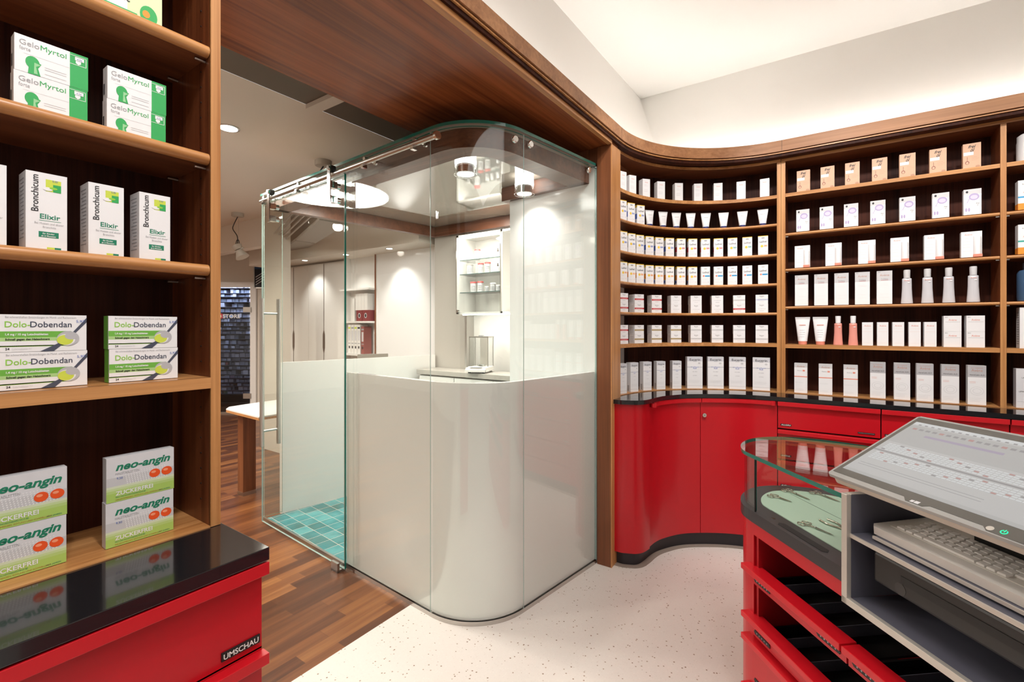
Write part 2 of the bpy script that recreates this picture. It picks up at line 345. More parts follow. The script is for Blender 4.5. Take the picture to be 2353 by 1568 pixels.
f.obj('cove_light', label='warm LED strip glowing on the ledge behind the wooden fascia', cat='light')
MB().box(-1.86, -1.062, -2.9, 2.60, 2.378, 2.396, W_SOFF).box(-1.08, -1.055, .464, 2.50, 2.376, 2.397, W_EDGEY).obj('ceiling', kind=ST)
# ------------------------------------------------------------------ back room shell
MB().face([(-10, -3, 2.58), (-10, 5, 2.58), (-2.43, 5, 2.58), (-2.43, -3, 2.58)], GREIGE).obj('ceiling', kind=ST)
OLIVE = mat('olive_ceiling_strip', (.14, .115, .085), .7)
MB().face([(-2.43, -3, 2.582), (-2.43, 3.7, 2.582), (-1.36, 3.7, 2.582), (-1.36, -3, 2.582)], OLIVE).obj('ceiling', kind=ST)
MB().box(-2.43, -1.5, 1.50, 1.57, 2.555, 2.58, GREIGE).obj('trim_3', kind=ST)
MB().box(-6.5, -1.36, 3.46, 3.6, 0, 2.6, GREIGE).obj('wall_back', kind=ST)
MB().box(-5.25, -4.9, 2.75, 2.85, 0, 2.58, GREIGE).box(-8.4, -5.25, 2.75, 2.85, 2.26, 2.58, GREIGE).obj('wall_pillar', kind=ST)
# far wall, perpendicular to the corridor's diagonal; local frame l (right), depth 7.4
FW = (-.5707, .8211); RT = (.8211, .5707)
def FP(l, d, z): return (FW[0]*d+RT[0]*l, FW[1]*d+RT[1]*l, z)
FM = Matrix(((RT[0], FW[0], 0, FW[0]*7.4), (RT[1], FW[1], 0, FW[1]*7.4), (0, 0, 1, 0), (0, 0, 0, 1)))
f = MB(); f.M = FM; f.box(-3.98, -1.0, 0, .1, 0, 2.58, GREIGE).box(-7, -5.3, 0, .1, 0, 2.58, GREIGE).box(-5.3, -3.98, 0, .1, 2.05, 2.58, GREIGE)
f.obj('wall_far', kind=ST)
f = MB(); f.M = FM; f.box(-4.07, -3.98, -.03, .03, 0, 2.05, LACQ).box(-5.3, -4.07, -.03, .03, 1.97, 2.05, LACQ).box(-5.3, -4.07, -.03, .03, 0, .03, STEEL)
d1 = f.obj('door_1', kind=ST)
SMOKE = glass_mat('smoked_glass', (.55, .57, .62))
f = MB(); f.M = FM; f.box(-5.25, -4.09, -.02, -.01, .03, 1.96, SMOKE); f.obj('door_pane', d1)
for z in (1.62, .28): f = MB(); f.M = FM; f.box(-4.17, -4.05, -.045, -.02, z-.04, z+.04, STEEL); f.obj('hinge', d1)
f = MB(); f.M = FM; f.text('STORE', -4.36, 1.49, .085, LACQ, y=-.026, align='c', width=.27, bold=.02)
f.rect(-4.78, -4.50, 1.485, 1.56, INKRED, y=-.025); f.text('O', -4.55, 1.49, .085, LACQ, y=-.027, width=.07, bold=.02); f.obj('lettering', d1)
# storage rack behind the door (countless packets)
f = MB(); f.M = FM; rnd = random.Random(3)
PKC = [mat('packet_%d' % i, c, .5) for i, c in enumerate([(.55, .6, .75), (.4, .45, .55), (.7, .72, .8), (.30, .34, .42), (.5, .16, .16), (.3, .45, .35), (.45, .4, .55)])]
f.box(-5.6, -3.9, 1.05, 1.08, 0.01, 2.4, BLACK)
z = .22
while z < 2.2:
    h = rnd.choice((.05, .06, .075)); x = -5.55
    f.box(-5.55, -3.95, .62, 1.05, z-.008, z, DARKGREY)
    while x < -4.0:
        ww = rnd.uniform(.03, .09)
        if rnd.random() < .9: f.box(x, x+ww, .62+rnd.random()*.05, .9, z, z+h*rnd.uniform(.6, .95), rnd.choice(PKC[:4] if rnd.random() < .85 else PKC))
        x += ww+.008
    z += h+.012
f.obj('medicine_packets', label='dense rows of medicine packets stored on racks behind the dark glass door', cat='packets', kind='stuff')
area('store_light', FP(-4.75, 7.75, 2.3), (0, 0, 0), .4, 28, (.75, .85, 1))
MB().box(-10, -9.9, -3, 5, 0, 2.6, GREIGE).obj('wall_left', kind=ST)
# picture
t = thing('picture', 'framed blue and black abstract picture high on the office wall', 'picture', FP(-3.86, 7.38, 1.98))
f = MB(); f.M = FM; f.box(-4.02, -3.62, -.03, 0, 1.95, 2.52-.02, STEEL); f.obj('frame', t)
f = MB(); f.M = FM; f.rect(-4.0, -3.64, 1.97, 2.48, mat('picture_black', (.01, .012, .02), .2), y=-.032).rect(-4.0, -3.64, 2.25, 2.42, mat('picture_blue', (.02, .05, .12), .2), y=-.033)
for k in range(4): f.add([(-3.98, -.034, 2.0+k*.04), (-3.66, -.034, 2.2+k*.04), (-3.66, -.034, 2.215+k*.04), (-3.98, -.034, 2.012+k*.04)], [(0, 1, 2, 3)], LGREY)
f.obj('print', t)
# dropped soffit with grille above the cabinets
MB().box(-6.3, -3.2, 3.10, 3.46, 2.14, 2.58, GREIGE).obj('ceiling', kind=ST)
GRI = mat('grille_grey', (.30, .27, .23), .5)
t = thing('ventilation_grille', 'long grey slatted ventilation grille hung under the office ceiling', 'vent', (-4.3, 2.4, 2.3))
MB().prism([(-4.643, 2.761), (-3.606, 2.35), (-3.561, 2.587), (-4.628, 2.974)], 2.25, 2.275, GRI).obj('panel', t)
MB().prism([(-5.396, 3.038), (-4.68, 2.775), (-4.665, 2.985), (-5.50, 3.29)], 2.25, 2.275, GRI).obj('panel', t)
for k in range(4): MB().tube([(-5.42, 3.0-k*.035, 2.30+k*.022), (-3.52, 2.27-k*.035, 2.30+k*.022)], .009, STEEL, 6).obj('cable_tray', t)
for x, y in ((-5.0, 2.86), (-3.9, 2.44)): MB().cyl((x, y, 2.275), .008, .30, STEEL, 8).obj('rod', t)
# recessed ceiling spots
def ceil_spot(x, y, z, lab, r=.05):
    t = thing('recessed_spotlight', lab, 'ceiling light', (x, y, z), group='recessed office spotlights')
    MB().lathe([(r, -.004), (r*1.25, -.004), (r*1.25, .0)], (x, y, z), STEEL, 24).obj('ring', t)
    MB().cyl((x, y, z-.006), r, .003, LAMPS, 24).obj('lens', t)
ceil_spot(-3.107, 1.405, 2.58, 'round recessed spotlight with grey ring in the office ceiling beside the wooden post')
ceil_spot(-5.2, 3.2, 2.14, 'tiny round recessed spotlight above the tall white cabinets', .03)
ceil_spot(-4.42, 3.2, 2.14, 'tiny round recessed spotlight above the binder shelf', .03)
ceil_spot(-3.72, 3.2, 2.14, 'tiny round recessed spotlight above the glossy white wall panel', .03)
# big round ceiling lamp of the corridor (seen mirrored in the sliding door)
t = thing('round_ceiling_lamp', 'large round white disc lamp, seen as a glowing oval in the glass door', 'lamp', (-3.72, 1.03, 2.5))
MB().lathe([(.46, 0), (.47, .03), (.45, .08)], (-3.72, 1.03, 2.5), LACQ, 48).obj('housing', t)
MB().cyl((-3.72, 1.03, 2.49), .45, .009, LAMPW, 48).obj('diffuser', t)
# pendant spots
def pendant(x, y, zc, drop, lab):
    t = thing('pendant_spotlight', lab, 'lamp', (x, y, zc), group='grey pendant spotlights')
    G = mat('pendant_grey', (.42, .38, .32), .4)
    MB().lathe([(.055, -.04), (.06, -.035), (.06, 0)], (x, y, zc), G, 24).obj('canopy', t)
    MB().tube(catmull([(x, y, zc-.04), (x-.05, y-.02, zc-.09-drop*.12), (x-.06, y-.02, zc-.04-drop*.4), (x-.01, y, zc-drop*.75), (x, y, zc-drop)], 6), .005, RUBBER, 6).obj('cable', t)
    MB().tube([(x+.02, y, zc-.04), (x+.02, y, zc-drop)], .0012, STEEL, 4).obj('wire', t)
    M = Matrix.Translation((x, y, zc-drop)) @ Matrix.Rotation(R(34.8), 4, 'Z') @ Matrix.Rotation(R(-28), 4, 'Y') @ Matrix.Scale(.7, 4)
    f = MB(); f.M = M; f.lathe([(.075, -.02), (.06, -.085), (.04, -.09)], (-.03, 0, .0), G, 20).lathe([(.045, -.10), (.10, -.22), (.095, -.22)], (-.03, 0, 0), G, 24).box(-.10, .05, -.012, .012, -.105, -.085, G); f.obj('shade', t)
    f = MB(); f.M = M; f.lathe([(.06, -.19), (.09, -.215)], (-.03, 0, 0), LAMPS, 16); f.obj('bulb', t)
    f = MB(); f.tube([(x+.045*math.cos(a*.5)*.8, y, zc-drop+.0+.045*math.sin(a*.5)) for a in range(0, 13)], .004, RUBBER, 6); f.obj('loop', t)
pendant(-5.351, 2.513, 2.58, .33, 'grey pendant spotlight on black cable near the store door')
pendant(-3.149, 2.085, 2.58, .12, 'grey pendant spotlight behind the top of the sliding door')
# table
t = thing('table', 'white topped table with wooden edge and leg behind the glass door', 'table', (-3.8, 2.1, 0))
TP = [(-4.02, 1.80), (-3.47, 1.775), (-3.45, 2.5), (-4.16, 2.5), (-4.13, 2.05), (-4.10, 1.86)]
MB().prism(TP, .672, .690, W_EDGEX).prism(TP, .690, .70, LACQ).obj('tabletop', t)
def tleg(x, y):
    MB().box(x, x+.085, y, y+.10, 0.03, .672, W_POST).obj('leg', t)
    MB().box(x-.002, x+.087, y-.002, y+.102, 0, .03, STEEL).obj('foot', t)
tleg(-4.0, 1.88); tleg(-3.6, 2.38)
# tall white cabinets along the office wall
t = thing('tall_cabinet', 'tall white cabinet run with dark slot handles in the office', 'cabinet', (-5.5, 3.42, 0))
bx('body', -5.95, -4.70, 3.41, 3.455, 0, 2.12, LACQ, t)
SLOT = mat('slot_brown', (.10, .06, .04), .5)
xs = [-5.95, -5.75, -5.42, -5.10, -4.70]
for i in range(4):
    d = bx('door', xs[i]+.002, xs[i+1]-.002, 3.385, 3.408, .05, 2.11, LACQ, t)
    if i in (0, 2): MB().add([(xs[i+1]-.022, 3.383, 1.10), (xs[i+1], 3.383, 1.02), (xs[i+1]+.022, 3.383, 1.10), (xs[i+1]+.022, 3.383, 1.26), (xs[i+1], 3.383, 1.33), (xs[i+1]-.022, 3.383, 1.26)], [(0, 1, 2, 3, 4, 5)], SLOT).box(xs[i+1]-.004, xs[i+1]+.004, 3.382, 3.3835, .05, 2.11, SLOT).obj('handle', d)
# binder shelf
t = thing('binder_shelf', 'open white shelf niche with wooden trim holding ring binders', 'shelf', (-4.42, 3.42, 0))
f = MB(); f.box(-4.70, -4.68, 3.39, 3.46, 0, 2.16, LACQ).box(-4.165, -4.15, 3.39, 3.46, 0, 2.16, LACQ).box(-4.68, -4.165, 3.452, 3.459, 0, 2.16, LACQ); f.obj('frame', t)
MB().box(-4.70, -4.15, 3.380, 3.392, 2.16, 2.185, W_POST).box(-4.168, -4.155, 3.380, 3.392, 0, 2.16, W_POST).obj('wooden_trim', t)
for z in (1.775, 1.415, 1.055): bx('shelf', -4.68, -4.165, 3.30, 3.452, z-.02, z, LACQ, t)
def binder(x, z, h, wd, spine, lab, marks=True, grp='ring binders on the office shelf'):
    f = MB(); f.box(-wd/2, wd/2, 0, .10, 0, h, spine)
    if marks: f.disc(0, h*.22, .012, .016, INK).rect(-wd*.4, wd*.4, h*.86, h*.92, random.choice([GREYINK, LIMEY, INK])).rect(-wd*.4, wd*.4, h*.34, h*.37, GREYINK).rect(-wd*.3, wd*.3, h*.45, h*.8, LGREY)
    f.obj('ring_binder', loc=(x, 3.325, z), label=lab, cat='binder', group=grp)
for i, x in enumerate((-4.53, -4.475, -4.42, -4.365)): binder(x, 1.056, .32, .05, LACQ, '%s white ring binder from left on the lower binder shelf' % ['first', 'second', 'third', 'fourth'][i])
binder(-4.30, 1.056, .30, .05, mat('red_binder', (.30, .09, .08), .5), 'narrow red labelled binder at the right end of the lower binder shelf')
binder(-4.46, 1.416, .25, .045, LACQ, 'shorter white binder on the upper binder shelf', False)
for i in range(4): binder(-4.40+i*.052, 1.536, .18, .05, LACQ, '%s of the white files above the red boxes' % ['first', 'second', 'third', 'fourth'][i], False)
for i in range(2):
    f = MB(); f.box(-.052, .052, 0, .1, 0, .12, mat('red_box', (.22, .035, .04), .5)).disc(0, .06, .022, .028, LGREY).disc(0, .06, .014, .02, INK, y=-.0008)
    f.obj('archive_box', loc=(-4.355+i*.107, 3.325, 1.416), label='%s red archive box with round hole on the upper binder shelf' % ('left', 'right')[i], cat='box', group='red archive boxes')
bx('panel', -4.15, -3.2, 3.40, 3.455, 0, 2.2, GLOSSW, label='glossy white wall cabinet panel beside the binder shelf', cat='panel')
MB().prism([(-3.50, 2.66), (-3.40, 2.91), (-3.42, 2.917), (-3.52, 2.667)], 0, 1.108, GRI).obj('desk_screen', label='thin grey panel edge standing just behind the low booth wall', cat='panel')
# ------------------------------------------------------------------ glass booth
def corner_arc():
    C, D, I = Vector(BC), Vector(BD), Vector((-1.273, 1.575)); u = (C-I).normalized(); v = (D-I).normalized()
    half = math.acos(max(-1, min(1, u.dot(v))))/2; Lt = .296; r = Lt*math.tan(half); c = I+(u+v).normalized()*(Lt/math.cos(half))
    p0 = I+u*Lt; a0 = math.atan2((p0-c).y, (p0-c).x); p1 = I+v*Lt; a1 = math.atan2((p1-c).y, (p1-c).x)
    while a1 < a0: a1 += 2*PI
    return [(c.x+r*math.cos(a0+(a1-a0)*k/18), c.y+r*math.sin(a0+(a1-a0)*k/18)) for k in range(19)]
ARC = corner_arc(); B_ = (-2.30, 1.653)
bt = thing('glass_partition', 'frameless curved glass partition around the white consultation booth', 'partition', (-1.9, 1.7, 0))
def pane(name, line, z0, z1, mg=GLASS, me_=GEDGE2, off=.010, par=bt, ends=(0, -1)):
    b = offset(line, off); n = len(line); f = MB()
    f.wallstrip(line, z0, z1, mg); f.wallstrip(b[::-1], z0, z1, mg)
    top = MB
    V_ = [(x, y) for x, y in line]+[(x, y) for x, y in b]
    for z in (z0, z1): f.add([(x, y, z) for x, y in V_], [(i, i+1, n+i+1, n+i) for i in range(n-1)], GEDGE)
    for i in ends: f.add([(*line[i], z0), (*b[i], z0), (*b[i], z1), (*line[i], z1)], [(0, 1, 2, 3)], me_)
    return f.obj(name, par)
g = .003
pane('glass_pane', [B_, (BC[0]-g, BC[1])], .02, 2.258, ends=(0,))
pane('glass_pane', ARC, .02, 2.258, ends=())
for jx, jy in ((BC[0]-.0015, BC[1]), (ARC[-1][0], ARC[-1][1]+.0015)): MB().cyl((jx, jy+.002, .02), .0017, 2.238, GEDGE2, 8).obj('silicone_joint', bt)
pane('glass_pane', [(ARC[-1][0]+.0005, ARC[-1][1]+g), BE], .02, 2.258, ends=(-1,))
pane('glass_pane', [(BA[0], BA[1]), (B_[0]-.004, B_[1]+.0003)], 2.205, 2.258)
pane('glass_pane', [PLS, (BA[0]+.01, BA[1]+.01)], .02, 2.20)
f = MB(); ol = [BA, B_]; f.band([BA]+[BC]+ARC+[BE], offset([BA]+[BC]+ARC+[BE], .014), 0, .02, STEEL); f.obj('floor_channel', bt)
for p in ((-1.252, 1.815), (-1.227, 1.908), (-1.160, 2.405)):
    f = MB(); f.M = Matrix.Translation((p[0]+.004, p[1], 2.222)) @ Matrix.Rotation(R(-7.6 if p[1] > 1.85 else -16), 4, 'Z'); f.lathe([(.017, 0), (.017, .010), (.014, .012)], (0, 0, 0), CHROME, 20, axis='x'); f.obj('glass_clamp', bt)
# white parapet behind the glass
par = MB(); LW = [(B_[0]+.004, B_[1]+.014)]+[(BC[0], BC[1]+.014)]+offset(ARC, .014)+[(BE[0]-.014, BE[1])]
LB = offset(LW, .035)
par.band(LW, LB, .012, 1.094, GLOSSW); par.obj('parapet_panel', bt)
# sliding door
q = Vector((.9972, -.0750)); nn = Vector((-.075, -.997))   # along, outward
DO = Vector(BA)+nn*.030
DO = DO+q*.07
dt = thing('sliding_door', 'clear glass sliding door with long steel handle and roller hangers', 'door', (DO.x, DO.y, 0))
E_ = DO+q*1.03
f = MB(); p0, p1 = DO, E_; th = nn*-.010
for z0, z1 in ((.015, 2.195),):
    a, b = p0, p1
    f.add([(*a, z0), (*b, z0), (*b, z1), (*a, z1)], [(0, 1, 2, 3)], GLASS); f.add([(*(a+th), z0), (*(b+th), z0), (*(b+th), z1), (*(a+th), z1)], [(3, 2, 1, 0)], GLASS)
    f.add([(*b, z0), (*(b+th), z0), (*(b+th), z1), (*b, z1)], [(0, 1, 2, 3)], GEDGE)
    f.add([(*a, z0), (*(a+th), z0), (*(a+th), z1), (*a, z1)], [(0, 1, 2, 3)], GEDGE2)
    for z in (z0, z1): f.add([(*a, z), (*b, z), (*(b+th), z), (*(a+th), z)], [(0, 1, 2, 3)], GEDGE2)
f.obj('door_pane', dt)
f = MB()
for s, o_ in ((.018, .055),):
    for sg in (1, -1):
        c = DO+q*(.13)+nn*(.055*sg)
        f.cyl((c.x, c.y, .56), .013, .98, STEEL, 16)
for z in (.66, 1.44):
    a = DO+q*.13+nn*.055; b = DO+q*.13-nn*.055; f.tube([(a.x, a.y, z), (b.x, b.y, z)], .008, STEEL, 10)
f.obj('handle', dt)
for s in (.21, .95):
    c = DO+q*s; f = MB(); f.M = Matrix.Translation((c.x, c.y, 0)) @ Matrix.Rotation(R(-4.3), 4, 'Z')
    f.box(-.014, .014, -.050, -.043, 2.035, 2.245, CHROME)
    for z in (2.06, 2.14): f.cyl((0, -.043, z), .017, .06, CHROME, 16, 'y').box(-.018, .018, -.043, -.006, z-.018, z+.018, CHROME)
    f.cyl((0, -.043, 2.232), .019, .028, RUBBER, 20, 'y').cyl((0, -.056, 2.232), .013, .012, CHROME, 16, 'y')
    f.obj('roller_hanger', dt)
rl = thing('sliding_rail', 'polished steel tube rail carrying the sliding glass door', 'rail', (DO.x, DO.y, 2.2))
ra = Vector(BA)+q*.12+nn*.055; rb = Vector(BC)+q*.10+nn*.055
MB().tube([(ra.x, ra.y, 2.2), (rb.x, rb.y, 2.2)], .0125, STEEL, 16).obj('tube', rl)
MB().tube([(rb.x, rb.y, 2.2), (rb.x+.014*q.x, rb.y+.014*q.y, 2.2)], .019, CHROME, 20).obj('end_cap', rl)
for s in (.15, .62, 1.32, 1.72):
    f = MB(); c = Vector(BA)+q*s; f.M = Matrix.Translation((c.x, c.y, 0)) @ Matrix.Rotation(R(-4.3), 4, 'Z')
    f.cyl((0, -.055, 2.222), .010, .055, CHROME, 14, 'y').cyl((0, .012, 2.222), .016, .008, CHROME, 16, 'y').box(-.010, .010, -.068, -.042, 2.172, 2.188, CHROME)
    f.obj('rail_bracket', rl)
f = MB(); c = Vector(BA)+q*1.05; f.M = Matrix.Translation((c.x, c.y, 0)) @ Matrix.Rotation(R(-4.3), 4, 'Z'); f.box(-.035, .03, -.062, -.048, 0, .05, STEEL).box(-.035, .03, -.062, -.012, 0, .012, STEEL)
f.obj('floor_guide', label='small steel floor guide at the foot of the sliding door', cat='door guide')
# ring header and glossy ceiling
RO = [(BA[0]+.02, BA[1]+.05), (BC[0], BC[1]+.05)]+offset(ARC, .05)+[(BE[0]-.05, BE[1]+.02)]
f = MB(); f.band(RO, offset(RO, .12), 2.18, 2.268, W_RING); f.obj('trim_4', kind=ST)
f = MB(); ri = [(-1.20, 2.53), (-1.80, 2.575), (-1.80, 3.22), (-3.11, 3.22), (-3.33, 1.80)]
f.band(ri, offset(ri, .06), 2.18, 2.268, W_RING, smooth=False); f.obj('trim_5', kind=ST)
MB().prism([(BA[0]-.02, BA[1]), BC]+ARC+[(-1.152, 2.495), (-1.79, 2.56), (-1.79, 3.29), (-3.11, 3.24), (-3.345, 1.80)], 2.270, 2.285, GEDGE, mt=BOOTHC).obj('ceiling', kind=ST)
# booth walls
MB().prism([(-1.152, 2.505), (-1.80, 2.565), (-1.80, 3.5), (-1.25, 3.5), (-1.152, 2.7)][::-1], 0.004, 2.269, GLOSSW).obj('wall_booth', kind=ST)
MB().prism([(-1.149, 2.506), (-1.86, 2.57), (-1.86, 3.3), (-1.149, 3.3)][::-1], 2.287, 2.377, W_POST).obj('wall_lintel', kind=ST)
MB().prism([PLS, PLC, (PLC[0]-.03, PLC[1]), (PLS[0]-.03, PLS[1])], 0, 1.094, LACQ).obj('wall_booth', kind=ST)
f = MB(); f.box(-3.12, -2.72, 3.225, 3.30, 0, 2.18, LAMIN).box(-2.72, -1.80, 3.30, 3.36, 0, 2.3, LACQ).box(-2.73, -2.71, 3.20, 3.30, .97, 2.18, STEEL).obj('wall_booth', kind=ST)
# booth downlights: frosted glass cylinders
arc0 = lambda cx, cy, r: [(cx+r*math.cos(2*PI*k/32), cy+r*math.sin(2*PI*k/32)) for k in range(33)]
LG = mat('lamp_frosted', (1, 1, 1), .3, em=(1, .98, .95), es=9)
for i, (x, y) in enumerate(BL):
    t = thing('glass_downlight', ('front', 'rear')[i]+' cylindrical glass downlight glowing under the booth ceiling', 'lamp', (x, y, 2.27), group='glass cylinder downlights of the booth')
    MB().lathe([(.055, .0), (.058, -.055), (.045, -.062)][::-1], (x, y, 2.269), LG, 28).obj('lamp_head', t)
    MB().wallstrip(arc0(x, y, .0605), 2.155, 2.262, GLASS2).wallstrip(arc0(x, y, .048), 2.158, 2.205, CHROME).obj('glass_cylinder', t)
    MB().tube([(a, b, 2.155) for a, b in arc0(x, y, .0605)], .0018, CHROME, 6).obj('rim', t)
# worktop + base drawers
bx('worktop', -3.08, -1.82, 2.955, 3.22, .938, .978, LAMIN, bevel=.002, label='pale grey laminate worktop inside the booth under the glass cabinet', cat='worktop')
t = thing('drawer_unit', 'pale drawer unit under the booth worktop', 'cabinet', (-2.5, 3.1, 0))
bx('body', -3.07, -1.83, 2.99, 3.21, .05, .93, LAMIN, t)
for i in range(3):
    x0 = -3.06+i*.41
    d = bx('drawer', x0+.003, x0+.405, 2.968, 2.988, .76, .925, LACQ, t); bx('drawer', x0+.003, x0+.405, 2.968, 2.988, .40, .752, LACQ, t)
    bx('handle', x0+.1, x0+.30, 2.96, 2.968, .835, .84, SLOT, d)
# glass cabinet with jars
def pxx(px, Y=3.13):
    l = (px-1176.5)/1090; dx = -.5707+l*.8211; dy = .8211+l*.5707; return dx*Y/dy
cb = thing('glass_cabinet', 'wall cabinet with glass shelves and glass door inside the booth', 'cabinet', (-2.4, 3.2, 1.46))
f = MB(); X0, X1, Yf, Yb = -2.70, -1.82, 3.06, 3.298
XD = pxx(1151, 3.06)
f.box(X0, X0+.016, Yf, Yb, 1.46, 2.13, LACQ).box(X1-.016, X1, Yf, Yb, 1.46, 2.13, LACQ).box(X0, X1, Yf, Yb, 2.114, 2.13, LACQ).box(X0, X1, Yf, Yb, 1.46, 1.476, LACQ).box(X0, X1, Yb-.006, Yb, 1.46, 2.13, LACQ).box(XD, XD+.015, Yf, Yb, 1.46, 2.13, LACQ)
f.obj('carcass', cb)
for z in (1.92, 1.80, 1.645): MB().box(X0+.016, XD, Yf+.02, Yb-.01, z-.006, z, GLASS2).box(X0+.016, XD, Yf+.018, Yf+.02, z-.006, z, mat('shelf_edge', (.10, .16, .15), .2)).obj('glass_shelf', cb)
f = MB(); f.box(X0+.002, XD+.003, Yf-.008, Yf-.003, 1.462, 2.128, GLASS2).box(X0, X0+.004, Yf-.010, Yf-.002, 1.462, 2.128, CHROME).box(XD-.001, XD+.005, Yf-.010, Yf-.002, 1.462, 2.128, CHROME)
f.cyl((X0+.02, Yf-.02, 1.485), .012, .02, CHROME, 12, 'y'); f.obj('glass_door', cb)
STRIP = mat('strip_led', (1, 1, 1), .5, em=(1, .96, .88), es=28)
bx('strip_light', X0+.03, XD-.01, Yf+.03, Yf+.05, 2.106, 2.113, STRIP, cb)
bx('strip_light', X0+.03, X1-.02, Yf+.04, Yf+.06, 1.452, 1.459, STRIP, cb)
REDCAP = mat('red_cap', (.60, .10, .10), .4); JAR = mat('jar_white', (.72, .71, .72), .4); JGLASS = mat('jar_glass', (.6, .6, .62), .1, spec=.8); AMB = mat('dropper_dark', (.06, .04, .03), .3)
ORD = ['first', 'second', 'third', 'fourth', 'fifth', 'sixth', 'seventh', 'eighth', 'ninth', 'tenth', 'eleventh', 'twelfth', 'thirteenth']
NUM = ['zero', 'one', 'two', 'three', 'four', 'five', 'six', 'seven', 'eight', 'nine', 'ten', 'eleven', 'twelve', 'thirteen']
def jar(x, z, r, h, cap, body, lab, nm='jar'):
    t = thing(nm, lab, 'bottle' if nm == 'dropper_bottle' else 'jar', (x, 3.13, z+.0005), group='jars and bottles in the glass cabinet')
    if nm == 'dropper_bottle':
        MB().lathe([(r, 0), (r, h*.55), (r*.5, h*.66)], (x, 3.13, z), body, 16).obj('bottle', t); MB().lathe([(r*.55, h*.66), (r*.55, h*.82), (r*.3, h*.84), (r*.3, h)], (x, 3.13, z), AMB, 12).obj('cap', t)
    else:
        MB().cyl((x, 3.13, z), r, h*.86, body, 18).obj('jar_body', t)
        MB().lathe([(r*1.08, h*.86), (r*1.08, h*.98), (r, h)], (x, 3.13, z), cap, 18).obj('lid', t)
        f = MB(); f.M = Matrix.Translation((x, 3.13, 0)) @ Matrix.Rotation(R(34.8), 4, 'Z')
        for k in range(3): f.rect(-r*.6, r*.6, z+h*(.2+k*.17), z+h*(.26+k*.17), GREYINK, y=-r-.001)
        f.obj('label_print', t)
JR = [(1077, 1.92, .014, .035, LACQ, JAR, 'tiny white jar at the left end of the top glass shelf'), (1097, 1.92, .024, .088, REDCAP, JAR, 'tall white jar with red lid alone on the top glass shelf'),
      (1120, 1.92, .016, .046, LACQ, JAR, 'small white jar beside another at the middle of the top glass shelf'), (1131, 1.92, .013, .046, LACQ, JAR, 'small white jar just left of the dropper bottle on the top glass shelf'),
      (1080, 1.80, .027, .088, LAMIN, JAR, 'large greyish jar at the left end of the middle glass shelf'), (1105, 1.80, .024, .088, REDCAP, JAR, 'left one of two red lidded jars on the middle glass shelf'),
      (1121, 1.80, .024, .09, REDCAP, JAR, 'right one of two red lidded jars on the middle glass shelf'),
      (1088, 1.645, .026, .09, REDCAP, JAR, 'left one of two red lidded jars on the lowest glass shelf'), (1104, 1.645, .025, .09, REDCAP, JAR, 'right one of two red lidded jars on the lowest glass shelf'),
      (1119, 1.645, .016, .045, LACQ, JGLASS, 'small clear glass jar at the middle of the lowest glass shelf'), (1133, 1.645, .023, .07, LACQ, JGLASS, 'wide clear jar with white label on the lowest glass shelf'), (1145, 1.645, .016, .05, LACQ, JGLASS, 'clear jar at the right end of the lowest glass shelf')]
for px, z, r, h, c, b, lab in JR: jar(pxx(px), z, r, h, c, b, lab)
jar(pxx(1144), 1.92, .014, .075, AMB, JGLASS, 'dropper bottle at the right end of the top glass shelf', 'dropper_bottle')
jar(pxx(1144), 1.80, .014, .075, AMB, JGLASS, 'dropper bottle at the right end of the middle glass shelf', 'dropper_bottle')
# analytical balance
SX, SY, SZ = pxx(1105, 3.07), 3.07, .979
t = thing('analytical_balance', 'laboratory balance with glass draught shield on the booth worktop', 'scale', (SX, SY, SZ), R(-20))
LPM = Matrix.Translation((SX, SY, SZ)) @ Matrix.Rotation(R(20), 4, 'Z')
def lp(f, n): f.v = [tuple(LPM @ Vector(v)) for v in f.v]; return f.obj(n, t)
lp(MB().box(-.085, .085, -.13, .10, .012, .045, LACQ), 'base')
lp(MB().add([(-.085, -.15, .012), (.085, -.15, .012), (.085, -.06, .05), (-.085, -.06, .05), (-.085, -.15, .03), (.085, -.15, .03)], [(4, 5, 2, 3), (0, 1, 5, 4)], LACQ).box(-.05, .05, -.135, -.09, .042, .045, GREYINK), 'display')
lp(MB().box(-.08, .08, -.055, -.052, .05, .285, GLASS2).box(-.08, -.077, -.055, .09, .05, .285, GLASS2).box(.077, .08, -.055, .09, .05, .285, GLASS2), 'glass_shield')
f = MB()
for x, y in ((-.08, -.055), (.078, -.055), (-.08, .09), (.078, .09)): f.box(x-.003, x+.003, y-.003, y+.003, .045, .29, STEEL)
f.box(-.083, .083, -.058, -.050, .285, .293, STEEL).box(-.083, .083, .086, .094, .285, .293, STEEL).box(-.083, -.075, -.058, .094, .285, .293, STEEL).box(.075, .083, -.058, .094, .285, .293, STEEL).box(-.03, .03, .07, .09, .05, .285, ALU).box(-.02, .02, .0, .02, .293, .303, GREYINK); lp(f, 'frame')
lp(MB().cyl((0, .02, .045), .035, .02, CHROME, 24), 'weighing_pan')
for x, y in ((-.06, -.11), (.06, -.11), (-.06, .08), (.06, .08)): lp(MB().cyl((x, y, 0), .012, .013, BLACK, 10), 'foot')
